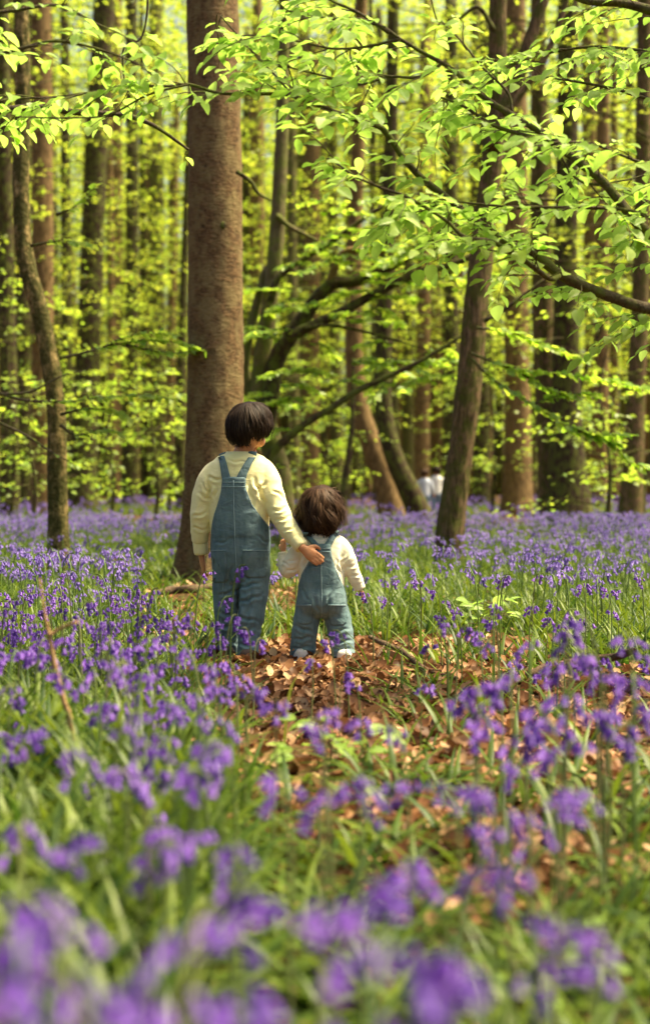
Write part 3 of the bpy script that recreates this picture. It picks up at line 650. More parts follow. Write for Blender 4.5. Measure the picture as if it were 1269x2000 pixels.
def hair_mesh(root, c, Mx, rx, ry, rz, m, n, thick, tmax_fn, crown_tilt, wave, width, seed, flick=0., hug=0., curl=.12):
    """locks that run down from the whorl over the skull; a cap below them"""
    g = np.random.default_rng(seed); Rc = np.array(Matrix.Rotation(crown_tilt, 3, 'X').transposed())
    def surf(th, ph, rad):
        d = np.stack([np.sin(th) * np.sin(ph), np.sin(th) * np.cos(ph), np.cos(th)], -1) @ Rc
        v = d * np.array([rx, ry, rz]); return v + nrm(v) * np.asarray(rad)[..., None]
    # cap
    ph = np.linspace(0, 2 * np.pi, 40, endpoint=False); k = 12; ts = np.linspace(.02, 1, k)
    TH = ts[:, None] * (tmax_fn(ph) * .93)[None]; PH = np.broadcast_to(ph, TH.shape)
    V = surf(TH, PH, np.full(TH.shape, thick * .55)).reshape(-1, 3); i = np.arange(k - 1)[:, None] * 40; j = np.arange(40)[None]; j2 = (j + 1) % 40
    F = np.stack([i + j, i + 40 + j, i + 40 + j2, i + j2], -1).reshape(-1, 4)
    mb = MB(); mb.add(c + V @ Mx, F); rn = [np.full(len(F), .1)]
    seg = 9; t = np.linspace(0, 1, seg)
    ph0 = g.uniform(0, 2 * np.pi, n); st = np.where(g.random(n) < .35, 0.03, g.uniform(.05, .6, n)); lay = g.uniform(.5, 1.05, n)
    nl = 34; lid = (ph0 / (2 * np.pi) * nl).astype(int) + nl * (st > .3); lk = g.random((2 * nl, 4))[lid]
    tm = tmax_fn(ph0) * (1 + (lk[:, 0] - .5) * .30) * g.normal(1.0, .05, n)
    th = (st[:, None] + (1 - st[:, None]) * t[None]) * tm[:, None]
    wv = wave * np.sin(t[None] * (5 + 4 * lk[:, 1] + g.normal(0, .3, n))[:, None] + (6.28 * lk[:, 2] + g.normal(0, .35, n))[:, None]) * t[None] ** 1.3
    swirl = .35 * (1 - t[None]) + g.normal(0, .10, n)[:, None] * t[None]
    phs = ph0[:, None] + swirl + wv
    lift = thick * lay[:, None] * (np.sin(np.clip(t[None] * 1.25, 0, 1) * np.pi * .5) * .8 + .28) + flick * np.clip(t[None] - .60, 0, 1) * (lk[:, 3:] * 1.7) - .006 * (1 - lay[:, None])
    lift = lift + thick * .45 * (vnoise(np.stack([np.cos(phs).ravel() * 2.2 + seed, np.sin(phs).ravel() * 2.2, th.ravel() * 1.6], 1)).reshape(th.shape)) * t[None]
    lift = lift + curl * thick * np.sin(t[None] * (9 + 5 * lk[:, 2:3]) + 6.28 * lk[:, 1:2] + 2 * ph0[:, None]) * t[None] ** 1.2
    lift = lift * (1 - hug * np.clip((t[None] - .62) / .38, 0, 1) ** 1.3) + (g.random(n) < .06)[:, None] * g.uniform(.004, .016, n)[:, None] * t[None]
    L = surf(th, phs, lift)
    side = surf(th, phs + .02, lift) - L; side = nrm(side)
    w = width * g.uniform(.6, 1.3, n)[:, None] * np.interp(t, [0, .2, .75, 1], [.6, 1, .9, .15])[None]
    nr = nrm(L)
    Aa = (L - side * w[..., None]); Bb = L + nr * (w * .45)[..., None]; Cc = L + side * w[..., None]
    V = np.stack([Aa, Bb, Cc], 2).reshape(-1, 3)
    a = (np.arange(n)[:, None] * seg + np.arange(seg - 1)[None]) * 3
    F = np.concatenate([np.stack([a, a + 3, a + 4, a + 1], -1).reshape(-1, 4), np.stack([a + 1, a + 4, a + 5, a + 2], -1).reshape(-1, 4)])
    mb.add(c + V @ Mx, F); r = np.repeat(np.clip(g.beta(1.6, 3, n), 0, 1), seg - 1); rn += [r, r]
    V, F = mb.arr(); return part('hair', V, F, m, root, rnd=np.concatenate(rn))
def wrinkle(V, Nn, amp, f=(1, 1, 1), seed=0):
    q = V * np.array(f); q = q + .06 * np.stack([vnoise(V * 9 + seed), vnoise(V * 9 + seed + 7), vnoise(V * 9 + seed + 3)], 1)
    w = 1 - np.abs(vnoise(q * 17 + seed)) * 2; w2 = vnoise(q * 34 + seed * 2)
    return V + Nn * (amp * (w * .7 + w2 * .35))[:, None]
def crease(V, Nn, lines):
    """folds pressed into the back of a garment: each a soft valley with a ridge beside it"""
    c, s_ = math.cos(PITCH), math.sin(PITCH); zz = V[:, 2] - CAMH; f = V[:, 1] * c - zz * s_; u = V[:, 1] * s_ + zz * c
    px, py = 634.5 + FPX * V[:, 0] / f, 1000 - FPX * u / f; back = np.clip(-Nn[:, 1] * 2 + .4, 0, 1); h = np.zeros(len(V))
    for x0, y0, x1, y1, w, a in lines:
        d = np.array([x1 - x0, y1 - y0], float); L = np.hypot(*d); d /= L; t = (px - x0) * d[0] + (py - y0) * d[1]; e = (px - x0) * -d[1] + (py - y0) * d[0] + 1.5 * np.sin(t * .25)
        k = np.clip(t / (L * .3), 0, 1) * np.clip((L - t) / (L * .4), 0, 1)
        h += a * k * (-np.exp(-(e / w) ** 2) + .8 * np.exp(-((e - 1.9 * w) / (1.2 * w)) ** 2) + .5 * np.exp(-((e + 2 * w) / (1.3 * w)) ** 2))
    return V + Nn * (h * back)[:, None]
def bvh(V, F): return BVHTree.FromPolygons([tuple(v) for v in V], [tuple(int(i) for i in f) for f in F])
def drape(tree_, px, py, Y, off):
    """point on a garment's back, met by a ray along the viewing direction"""
    o = np.array([0, 0, CAMH]); d = nrm(P(px, py, Y) - o); s = o + d * (Y - 1.2)
    hit, no, i, dist = tree_.ray_cast(Vector(s), Vector(d))
    if hit is None: hit, no, i, dist = tree_.find_nearest(Vector(P(px, py, Y - .12)))
    return np.array(hit) - d * off
def patch(root, name, tree_, rows, Y, off, th, m, nx=10, per=4, parent=None, hole=False):
    """cloth panel lying on a garment; rows: (py, x_left, x_right)"""
    r = np.array(sorted(rows), float); ys = np.linspace(r[0, 0], r[-1, 0], (len(r) - 1) * per + 1)
    xl = np.interp(ys, r[:, 0], r[:, 1]); xr = np.interp(ys, r[:, 0], r[:, 2])
    G = np.array([[drape(tree_, a + (b - a) * t, y, Y, off) for t in np.linspace(0, 1, nx)] for y, a, b in zip(ys, xl, xr)])
    for _ in range(2): G[1:-1, :, 1] = (G[:-2, :, 1] + 2 * G[1:-1, :, 1] + G[2:, :, 1]) / 4
    return slab(G, th)
def slab(G, th):
    ny, nx = G.shape[:2]; B = G + np.array([0, th, 0]); V = np.vstack([G.reshape(-1, 3), B.reshape(-1, 3)]); k = ny * nx
    i = np.arange(ny - 1)[:, None] * nx; j = np.arange(nx - 1)[None]; F = np.stack([i + j, i + nx + j, i + nx + j + 1, i + j + 1], -1).reshape(-1, 4)
    loop = list(range(nx)) + [q * nx + nx - 1 for q in range(1, ny)] + [(ny - 1) * nx + q for q in range(nx - 2, -1, -1)] + [q * nx for q in range(ny - 2, 0, -1)]
    l = np.array(loop); l2 = np.roll(l, -1)
    return V, np.vstack([F, F[:, ::-1] + k, np.stack([l, l2, l2 + k, l + k], 1)])
def line_on(tree_, pts, Y, off, r, n=5):
    q = []
    for (a, b), (c, d) in zip(pts[:-1], pts[1:]):
        for t in np.linspace(0, 1, 6): q.append(drape(tree_, a + (c - a) * t, b + (d - b) * t, Y, off))
    q = np.array(q); keep = np.r_[True, np.linalg.norm(np.diff(q, axis=0), axis=1) > 1e-5]
    return tube(q[keep], r, n, True)

def child(label, Y, cfg):
    fx = cfg['foot']; f0 = P(fx, 940 + CAMH * FPX / Y, Y); z0 = float(gh(f0[0], f0[1])[0])
    root = empty('person', (f0[0], Y, z0)); s = Y / FPX
    # body under the clothes: one continuous skin
    B = MB(); hc = P(*cfg['head'], Y + cfg.get('head_dy', 0)); Mx = rotm(*cfg['look']); rx, ry, rz = cfg['skull']
    f = head_solid(B, hc, Mx, rx, ry, rz)
    B.add(*loft([hring(px, py, hw * .82, dp * .82, Y) for px, py, hw, dp in cfg['torso']], 24))
    nk = P(*cfg['neck'], Y); limb_solid(B, [nk - [0, 0, .05], nk, hc - np.array([0, .01, rz * .5])], [cfg['neck_r'] * 1.15, cfg['neck_r'], cfg['neck_r'] * .95])
    for arm in cfg['arms']: limb_solid(B, [P(x, y, Y + dy) for x, y, r, dy in arm['pts']], [max(.016, r * s * .72) for x, y, r, dy in arm['pts']], 14)
    for leg in cfg['legs']:
        limb_solid(B, [P(x, y, Y + dy) for x, y, r, dy in leg], [r * s * .75 for x, y, r, dy in leg[:-1]] + [.028], 14)
        e = P(leg[-1][0], leg[-1][1], Y + leg[-1][3]); limb_solid(B, [e, np.array([e[0], e[1], z0 + .05]), np.array([e[0], e[1] + .08, z0 + .035])], [.028, .03, .025], 12)
    for arm in cfg['arms']: hand(B, P(*arm['hand'][:2], Y + arm['hand'][2]), arm['dir'], arm['back'], arm['size'], arm['curl'], arm['side'])
    V, F, Nn = remesh(*(lambda a: (a[0], a[1]))(B.arr()), .0042, 3)
    part('body', V, F, M_skin, root)
    for sg in (-1, 1):
        V, F = ellipsoid(f(sg * .36, .90, .02), np.diag([.10 * rx, .05 * ry, .06 * rz]) @ Mx, 12, 8); part('eye', V, F, M_eye, root)
    # sweatshirt
    S = MB(); S.add(*loft([hring(px, py, hw, dp, Y) for px, py, hw, dp in cfg['torso']], 32, True, 2.2))
    for arm in cfg['arms']:
        p = smooth_path([P(x, y, Y + dy) for x, y, r, dy in arm['pts']], 7); r = rad_at(len(p), [r * s for x, y, r, dy in arm['pts']])
        t = np.arange(len(p)) / len(p); r = r * (1 + .018 * np.sin(t * 46) * (t > .3)); S.add(*tube(p, r, 20))
    V, F, Nn = remesh(*S.arr(), .0048, 14); V = wrinkle(V, Nn, .0026, (.7, .7, .45), cfg['seed']); V = crease(V, Nn, cfg['folds'])
    shirt = part('sweatshirt', V, F, cfg['shirt'], root); bs = bvh(V, F)
    tv, tq, tc = loft([hring(px, py, hw + 1.5, dp + .004, Y) for px, py, hw, dp in cfg['torso']], 40, True, 2.2); bt = BVHTree.FromPolygons([tuple(v) for v in tv], [tuple(int(i) for i in f) for f in list(tq) + list(tc)])
    # ribbed neckband and cuffs
    V, F, C = loft([hring(px, py, hw, dp, Y) for px, py, hw, dp in cfg['collar']], 28); part('neckband', V, [F, C], cfg['shirt'], shirt)
    for arm in cfg['arms']:
        p = np.array([P(x, y, Y + dy) for x, y, dy in arm['cuff']]); d = p[-1] - p[0]; pp = p[0] + d * np.linspace(0, 1, 6)[:, None]
        V, F, C = tube(pp, arm['cuff_r'] * s * np.array([.94, 1.02, 1.0, 1.0, .99, .92]), 28, True, lambda a, i: 1 + .015 * np.cos(a * 14)); part('cuff', V, [F, C], cfg['shirt'], shirt)
    # dungarees: seat, legs and bib in one garment
    D = MB(); D.add(*loft([hring(px, py, hw, dp, Y) for px, py, hw, dp in cfg['seat']], 32, True, 2.3))
    for leg in cfg['legs']:
        p = smooth_path([P(x, y, Y + dy) for x, y, r, dy in leg], 7); r = rad_at(len(p), [r * s for x, y, r, dy in leg]); t = np.arange(len(p)) / len(p)
        r = r * (1 + .02 * np.sin(t * 38 + leg[0][0]) * (t > .25) + .05 * (t > .93)); D.add(*tube(p, r, 24))
    D.add(*patch(root, '', bt, cfg['bib'], Y, .008, .022, None, 14, 5))
    fb = np.array([P(px, py, Y + .12) for py, a, b in cfg['bib'] for px in np.linspace(a * .8 + b * .2, a * .2 + b * .8, 6)]).reshape(-1, 6, 3); D.add(*slab(fb - np.array([0, .012, 0]), .016))
    V, F, Nn = remesh(*D.arr(), .0046, 9); V = wrinkle(V, Nn, .0028, (.7, .7, .5), cfg['seed'] + 11); V = crease(V, Nn, cfg['leg_folds'])
    dung = part('dungarees', V, F, cfg['denim'], root); bd = bvh(V, F)
    for st in cfg['straps']:
        V, F = patch(root, '', bs, st, Y, .008, .012, None, 5, 6); sp = part('strap', V, F, cfg['denim'], dung)
        top = st[-1] if st[-1][0] < st[0][0] else st[0]; q0 = P(top[1], top[0], Y - .075); q1 = P(top[2], top[0], Y - .075)
        hts = []
        for yy in np.linspace(-.075, .11, 9):
            row = []
            for q in np.linspace(0, 1, 4):
                pnt = q0 * (1 - q) + q1 * q; hit = bs.ray_cast(Vector((pnt[0], Y + yy, pnt[2] + .3)), Vector((0, 0, -1)))[0]
                row.append(np.array([pnt[0], Y + yy, (hit[2] if hit else pnt[2]) + .006]))
            if yy > -.03 or min(r_[2] for r_ in row) > q0[2] - .012: hts.append(row)
        V, F = slab(np.array(hts), 0.0); V[len(V) // 2:, 2] -= .008; part('strap', V, F, cfg['denim'], dung)
    for pk in cfg['pockets']:
        V, F = patch(root, '', bd, pk, Y, .004, .010, None, 8, 5); pkt = part('pocket', V, F, cfg['denim'], dung)
        V, F, C = line_on(bd, [(pk[0][1], pk[0][0]), (pk[0][2], pk[0][0])], Y, .006, .0022); part('hem', V, [F, C], M_seam, pkt)
    for ln in cfg['seams']:
        V, F, C = line_on(bd, ln, Y, .0015, .0016); part('seam', V, [F, C], M_seam, dung)
    for leg, (sx, sy) in zip(cfg['legs'], cfg['shoes']):
        e = P(leg[-1][0], leg[-1][1], Y + leg[-1][3]); L = cfg['shoe']; zz = z0 + .005
        V, F, C = loft([(np.array([e[0] + sx * t * L, e[1] - .055 + t * L, zz + .035]), np.array([w, 0, 0]), np.array([0, 0, h])) for t, w, h in ((-.12, .012, .016), (-.08, .028, .030), (.15, .034, .036), (.5, .037, .032), (.85, .036, .024), (1.02, .026, .017), (1.08, .010, .008))], 20, True, 2.6)
        sh = part('shoe', V, [F, C], cfg.get('shoe_mat', M_shoe), root)
        V, F, C = loft([(np.array([e[0] + sx * t * L, e[1] - .055 + t * L, zz + .006]), np.array([w, 0, 0]), np.array([0, 0, .011])) for t, w in ((-.15, .012), (-.11, .030), (.15, .037), (.5, .040), (.85, .039), (1.05, .028), (1.12, .010))], 20, True, 4); part('sole', V, [F, C], M_sole, sh)
        V, F, C = tube([np.array([e[0], e[1], zz + .05]), np.array([e[0], e[1], zz + .075]), e + [0, 0, .01]], [.031, .031, .033], 16); part('sock', V, [F, C], M_sock, root)
    hair_mesh(root, hc, Mx, rx, ry, rz, **cfg['hair'])
    return tag(root, label, 'person')

big = dict(foot=468, head=(487, 834), look=(R(27), R(18), R(4)), skull=(.078, .092, .104), neck=(474, 886), neck_r=.043, seed=3, shirt=M_yellow, denim=M_denim, shoe=.17,
    folds=[(405, 925, 412, 990, 3.5, .009), (404, 932, 436, 938, 2.6, .007), (494, 930, 520, 990, 3.5, .009), (520, 938, 498, 970, 3, .007), (392, 940, 410, 966, 2.6, .006), (384, 962, 414, 978, 2.6, .006), (374, 1010, 408, 1000, 2.6, .006), (374, 1030, 406, 1036, 2.4, .005), (528, 1000, 566, 990, 2.8, .006), (535, 1018, 572, 1008, 2.6, .006), (552, 1040, 580, 1026, 2.4, .005), (440, 900, 490, 903, 2.4, .004), (484, 945, 496, 990, 3, .006), (424, 950, 418, 985, 3, .006), (560, 975, 530, 955, 2.6, .005)],
    leg_folds=[(466, 1112, 464, 1300, 3.5, .016), (425, 1165, 470, 1150, 3, .008), (422, 1195, 462, 1205, 3, .007), (424, 1228, 466, 1218, 3, .007), (424, 1252, 468, 1258, 3, .007), (462, 1150, 514, 1136, 3, .008), (464, 1178, 518, 1160, 3.2, .008), (464, 1205, 508, 1214, 3, .008), (464, 1236, 502, 1226, 3, .007), (462, 1258, 498, 1262, 3, .007), (492, 1130, 478, 1250, 4, .006), (416, 1062, 450, 1056, 2.4, .004), (500, 1045, 526, 1062, 2.4, .005), (455, 1100, 440, 1150, 3, .006), (468, 1108, 490, 1140, 3, .006)],
    torso=[(470, 884, 30, .052), (470, 892, 46, .070), (468, 904, 57, .084), (467, 925, 64, .095), (467, 955, 63, .100), (467, 990, 60, .100), (468, 1030, 57, .102), (469, 1070, 54, .10)],
    collar=[(471, 882, 29, .050), (471, 885, 31.5, .054), (471, 889, 32, .056), (471, 892, 30, .054)],
    arms=[dict(pts=[(446, 914, 20, 0), (424, 921, 23, 0), (408, 940, 23.5, 0), (398, 965, 22.5, .0), (392, 1000, 20.5, .0), (391, 1030, 19, .02), (391, 1052, 17, .035), (391, 1060, 15, .04)], cuff=[(391, 1056, .04), (393, 1082, .05)], cuff_r=14.5, hand=(394, 1086, .055), dir=(.12, .25, -1), back=(-1, -.3, 0), size=.95, curl=.55, side=-1),
          dict(pts=[(488, 912, 20, 0), (510, 918, 24, 0), (523, 938, 24.5, -.01), (532, 965, 23.5, -.03), (545, 1000, 21.5, -.06), (560, 1028, 19.5, -.09), (575, 1049, 17, -.125), (580, 1056, 15, -.135)], cuff=[(576, 1051, -.13), (590, 1069, -.158)], cuff_r=14.5, hand=(592, 1071, -.168), dir=(.80, .10, -.62), back=(-.05, -1, .2), size=.98, curl=.30, side=1)],
    legs=[[(446, 1075, 29, 0), (445, 1105, 31.5, 0), (443, 1150, 28, .02), (443, 1200, 24.5, .045), (445, 1245, 22.5, .06), (446, 1282, 21.5, .06)], [(494, 1075, 30, 0), (496, 1105, 32.5, 0), (495, 1150, 29.5, -.02), (491, 1200, 26, -.045), (486, 1245, 21.5, -.06), (483, 1290, 19.5, -.08)]],
    seat=[(469, 1008, 46, .092), (470, 1030, 56, .104), (470, 1055, 58, .109), (470, 1080, 58, .108), (470, 1105, 55, .095), (470, 1130, 46, .075), (470, 1150, 26, .04)],
    bib=[(932, 434, 479), (948, 433, 480), (965, 431, 483), (985, 425, 492), (1002, 419, 503), (1018, 415, 518), (1030, 413, 526), (1048, 412, 527)],
    straps=[[(940, 434, 453), (925, 432, 448), (905, 429, 443), (890, 426, 438)], [(940, 459, 479), (925, 465, 483), (905, 477, 492), (893, 485, 500)]],
    pockets=[[(1075, 474, 525), (1100, 473, 526), (1122, 475, 523), (1128, 482, 516)], [(1075, 413, 440), (1100, 412, 443), (1130, 414, 441), (1138, 418, 438)]],
    seams=[[(456, 938), (457, 1000), (459, 1060), (462, 1118)], [(435, 942), (478, 942)], [(434, 951), (479, 951)], [(433, 955), (426, 985), (419, 1003), (415, 1020)], [(481, 958), (492, 987), (508, 1008), (524, 1028)], [(437, 1130), (432, 1200), (430, 1270)]],
    shoes=[(-.1, 0), (.1, 0)],
    hair=dict(m=M_hair, n=3600, thick=.026, hug=.7, tmax_fn=lambda p: 1.84 + .27 * np.cos(p - np.pi) - .20 * np.exp(-(np.minimum(p, 2 * np.pi - p) / .8) ** 2), crown_tilt=R(22), wave=.10, width=.0026, seed=4, flick=.015))
child('older child in yellow sweatshirt and denim dungarees walking away, hand on the toddler', 6.5, big)
small = dict(foot=628, head=(625, 992), look=(R(8), R(8), 0), skull=(.070, .085, .090), neck=(627, 1040), neck_r=.036, seed=8, shirt=M_cream, denim=M_denim2, shoe=.125, shoe_mat=M_sole,
    folds=[(600, 1085, 592, 1125, 3, .006), (664, 1080, 668, 1130, 3, .007), (655, 1090, 664, 1125, 2.5, .006), (680, 1085, 664, 1105, 2.4, .005), (672, 1112, 700, 1100, 2.3, .005), (682, 1128, 706, 1120, 2.2, .005), (560, 1100, 580, 1092, 2.4, .005), (556, 1118, 584, 1108, 2.4, .005), (548, 1098, 566, 1104, 2, .005), (606, 1048, 650, 1050, 2, .003)],
    leg_folds=[(572, 1222, 616, 1236, 3, .007), (570, 1250, 616, 1244, 3, .007), (566, 1268, 614, 1262, 2.6, .008), (566, 1282, 612, 1278, 2.4, .007), (640, 1238, 686, 1226, 3, .007), (646, 1256, 690, 1250, 2.6, .008), (648, 1270, 692, 1267, 2.4, .007), (612, 1165, 626, 1205, 3, .006), (650, 1150, 632, 1200, 3, .006), (588, 1150, 604, 1175, 2.6, .004), (646, 1200, 680, 1212, 2.6, .006), (600, 1110, 622, 1100, 2.4, .004)],
    torso=[(628, 1038, 24, .045), (628, 1045, 34, .058), (628, 1056, 43, .070), (628, 1076, 46, .078), (628, 1105, 45, .082), (628, 1135, 45, .086), (628, 1160, 44, .086)],
    collar=[(628, 1035, 24, .043), (628, 1038, 26, .046), (628, 1042, 26.5, .048), (628, 1045, 25, .046)],
    arms=[dict(pts=[(612, 1060, 16, 0), (598, 1063, 18.5, 0), (584, 1078, 19, -.0), (572, 1098, 18.5, -.01), (563, 1112, 17, .0), (557, 1105, 14.5, .03), (554, 1090, 12, .05), (554, 1084, 11, .055)], cuff=[(554, 1090, .05), (553.5, 1079, .056)], cuff_r=11, hand=(553.5, 1078, .058), dir=(-.05, .25, 1), back=(-.6, -.8, 0), size=.62, curl=.8, side=1),
          dict(pts=[(646, 1060, 16, 0), (660, 1063, 18.5, 0), (672, 1080, 18.5, 0), (681, 1100, 16.5, .0), (690, 1121, 14.5, .01), (697, 1137, 13, .02), (700, 1143, 11.5, .02)], cuff=[(698, 1138, .02), (703, 1150, .025)], cuff_r=11.5, hand=(704, 1152, .028), dir=(.35, .2, -1), back=(1, -.3, .2), size=.62, curl=.6, side=1)],
    legs=[[(606, 1172, 24, 0), (601, 1195, 26, 0), (596, 1225, 25.5, 0), (592, 1258, 25.5, .01), (590, 1285, 25, .01), (589, 1300, 24, .01)], [(650, 1172, 24, 0), (656, 1195, 26, 0), (663, 1225, 25, -.01), (667, 1252, 24, -.02), (669, 1272, 23, -.03), (671, 1282, 22.5, -.035)]],
    seat=[(628, 1120, 36, .08), (628, 1140, 43, .094), (628, 1160, 48, .104), (628, 1178, 50, .106), (628, 1194, 47, .085), (628, 1206, 30, .05)],
    bib=[(1062, 611, 646), (1075, 610, 646), (1090, 607, 648), (1105, 599, 652), (1122, 589, 659), (1138, 584, 667), (1152, 582, 671)],
    straps=[[(1068, 612, 628), (1056, 602, 616), (1046, 594, 606), (1042, 590, 602)], [(1068, 630, 646), (1056, 638, 652), (1046, 645, 659), (1041, 648, 662)]],
    pockets=[[(1182, 640, 676), (1200, 640, 678), (1216, 643, 676), (1221, 648, 670)], [(1182, 579, 607), (1200, 578, 610), (1214, 580, 609), (1219, 585, 604)]],
    seams=[[(627, 1068), (627, 1110), (628, 1160), (628, 1205)], [(612, 1071), (645, 1071)], [(612, 1078), (645, 1078)], [(610, 1085), (600, 1106), (588, 1124)], [(647, 1087), (653, 1106), (664, 1134)], [(570, 1290), (612, 1290)], [(650, 1281), (690, 1281)]],
    shoes=[(-.15, 0), (.15, 0)],
    hair=dict(m=M_hair2, n=3200, thick=.021, tmax_fn=lambda p: 2.16 + .22 * np.cos(p - np.pi) - .45 * np.exp(-(np.minimum(p, 2 * np.pi - p) / .9) ** 2), crown_tilt=R(20), wave=.30, width=.0026, seed=6, flick=.07, curl=.7))
child('toddler in cream top and pale denim dungarees walking beside the older child', 6.45, small)

def distant_person(label, px, Y, H, top, legs, hairm, arm):
    x = P(px, 950, Y)[0]; z0 = float(gh(x, Y)[0]); root = empty('person', (x, Y, z0)); k = H / 1.2; o = np.array([x, Y, z0])
    q = lambda a, b, c: o + np.array([a, b, c]) * k
    B = MB(); head_solid(B, q(0, 0, 1.09), rotm(R(arm), R(5)), .072 * k, .085 * k, .095 * k)
    limb_solid(B, [q(0, 0, .9), q(0, 0, 1.02)], [.045 * k, .04 * k])
    rings = lambda e: [(q(0, 0, z), np.array([w * k + e, 0, 0]), np.array([0, d * k + e, 0])) for z, w, d in ((.52, .12, .09), (.60, .125, .09), (.75, .115, .085), (.88, .13, .08), (.94, .10, .065), (.97, .05, .05))]
    B.add(*loft(rings(-.012), 20))
    arms = [[q(s * .13, 0, .90), q(s * .18, .0, .72), q(s * (.17 + .05), .06, .56)] for s in (-1, 1)]
    lg = [[q(s * .065, 0, .55), q(s * .07, .03 * s, .30), q(s * .075, -.03 * s, .05)] for s in (-1, 1)]
    for a in arms: limb_solid(B, a, [.03 * k, .026 * k, .02 * k]); hand(B, a[-1], a[-1] - a[-2], (0, -1, 0), .8 * k, .5)
    for l in lg: limb_solid(B, l, [.055 * k, .045 * k, .03 * k]); limb_solid(B, [l[-1], l[-1] + [0, .02, -.02], l[-1] + [0, .10, -.03]], [.03, .03, .022])
    V, F, _ = remesh(*B.arr(), .011, 2); part('body', V, F, M_skin, root)
    S = MB(); S.add(*loft(rings(.012), 20))
    for a in arms: limb_solid(S, a[:2] + [a[1] * .2 + a[2] * .8], [.05 * k, .042 * k, .034 * k])
    V, F, _ = remesh(*S.arr(), .011, 2); part('shirt', V, F, top, root)
    T = MB(); T.add(*loft([(q(0, 0, z), np.array([w * k, 0, 0]), np.array([0, d * k, 0])) for z, w, d in ((.44, .09, .07), (.50, .135, .10), (.58, .138, .10), (.62, .13, .095))], 20))
    for l in lg: limb_solid(T, l, [.075 * k, .06 * k, .05 * k])
    V, F, _ = remesh(*T.arr(), .011, 2); part('trousers', V, F, legs, root)
    hair_mesh(root, q(0, 0, 1.09), rotm(R(arm), R(5)), .072 * k, .085 * k, .095 * k, hairm, 260, .024 * k, lambda p: 1.75 + .25 * np.cos(p - np.pi), R(15), .05, .010, 5)
    tag(root, label, 'person', 'walkers far back in the wood')
distant_person('distant walker in a pale blue top, left one of the far pair', 829, 33.5, 1.16, M_pink, M_jeans, M_hair2, 20)
distant_person('distant dark haired walker in white, right one of the far pair', 852, 34.5, 1.24, M_white, M_jeans, M_hair, -20)

# ------------------------------------------------------------------ forest floor: litter, blades, bluebells
def blob(x, y, cx, cy, rx, ry): return np.exp(-(((x - cx) / rx) ** 2 + ((y - cy) / ry) ** 2) ** 1.5)
def bare(x, Y):
    """1 where the floor is open leaf litter, 0 where plants cover it (by ground position, read off the photograph)"""
    px, py = to_px(x, Y, 0 * x)
    m = blob(px, py, 600, 1350, 230, 190)
    for b in ((900, 1440, 360, 230), (1190, 1460, 240, 170), (345, 1245, 140, 130), (560, 1190, 90, 75), (440, 1150, 60, 25), (630, 1325, 130, 75), (900, 1300, 310, 110)): m = np.maximum(m, blob(px, py, *b))
    for b in ((640, 1620, 210, 230), (980, 1680, 280, 180), (720, 1480, 260, 110)): m = np.maximum(m, .80 * blob(px, py, *b))
    m = np.maximum(m, .9 * (vnoise(np.stack([x * .45, Y * .22, x * 0 + 3], 1)) > .42) * (Y > 13))
    m = np.maximum(m, .9 * (vnoise(np.stack([x * 2.1, Y * 1.7, x * 0 + 8], 1)) > .30) * (Y < 5.5) * (px > 380))
    return np.where((px > 535) & (px < 730) & (py > 1255) & (py < 1460), 1.05, np.clip(m + .35 * vnoise(np.stack([x * 3, Y * 3, x * 0], 1)) * (m > .1), 0, 1))
def field(n, y0, y1, half=.31):
    Y = np.sqrt(rng.uniform(y0 * y0, y1 * y1, n)); x = rng.uniform(-half, half, n) * Y; return x, Y

DEAD_V, DEAD_F, _ = leaf_template(.62, .42, -.34, (0, .15, .35, .6, .82, 1)); DEAD_V[:, 2] += .06 * np.sin(DEAD_V[:, 1] * 13 + DEAD_V[:, 0] * 9)
def dead_leaf_set(x, Y, lift=.03):
    n = len(x); a = rng.uniform(0, 2 * np.pi, n)
    D = np.stack([np.cos(a), np.sin(a), rng.uniform(-.15, .5, n)], 1); Nn = np.array([0, 0, 1.]) + rng.normal(0, .55, (n, 3))
    Nn[rng.random(n) < .4] *= -1
    X, D, Nn = leaf_axes(D, Nn)
    return np.stack([x, Y, gh(x, Y) + rng.uniform(.002, lift, n)], 1), X, D, Nn, rng.uniform(.026, .080, n)
def litter():
    x1, y1 = field(27000, 2.0, 7.5); x2, y2 = field(9000, 7.5, 16); x3, y3 = field(7000, 16, 45)
    x = np.concatenate([x1, x2, x3]); Y = np.concatenate([y1, y2, y3]); b = bare(x, Y)
    k = rng.random(len(x)) < .30 + .7 * b; x, Y, b = x[k], Y[k], b[k]
    p, X, D, Nn, s = dead_leaf_set(x, Y)
    s = s * np.where(Y > 16, 1.6, 1)
    score = b * np.where(Y > 2.9, 1 / Y, 0) * s; px, py = to_px(x, Y, 0 * x)
    score[(px < 10) | (px > 1255) | (py > 1700)] = 0
    order = np.argsort(-score); big, rest = order[:300], order[300:]
    me = mk('dead_leaf', DEAD_V, DEAD_F, M_dead_o, link=False).data
    for i in big:
        o = bpy.data.objects.new('dead_leaf', me); col.objects.link(o); o.parent = ground; M = Matrix.Identity(4)
        for c in range(3):
            M[c][0], M[c][1], M[c][2], M[c][3] = X[i][c] * s[i], D[i][c] * s[i], Nn[i][c] * s[i], p[i][c]
        o.matrix_local = M
    V, F = stamp(DEAD_V, DEAD_F, p[rest], X[rest], D[rest], Nn[rest], s[rest]); r = rng.random(len(rest))
    o = mk('leaf_litter', V, F, M_dead, rnd=np.concatenate([np.repeat(r, len(f)) for f in DEAD_F]))
    tag(o, 'copper brown fallen leaves covering the woodland floor', 'leaf litter', kind='stuff')
litter()

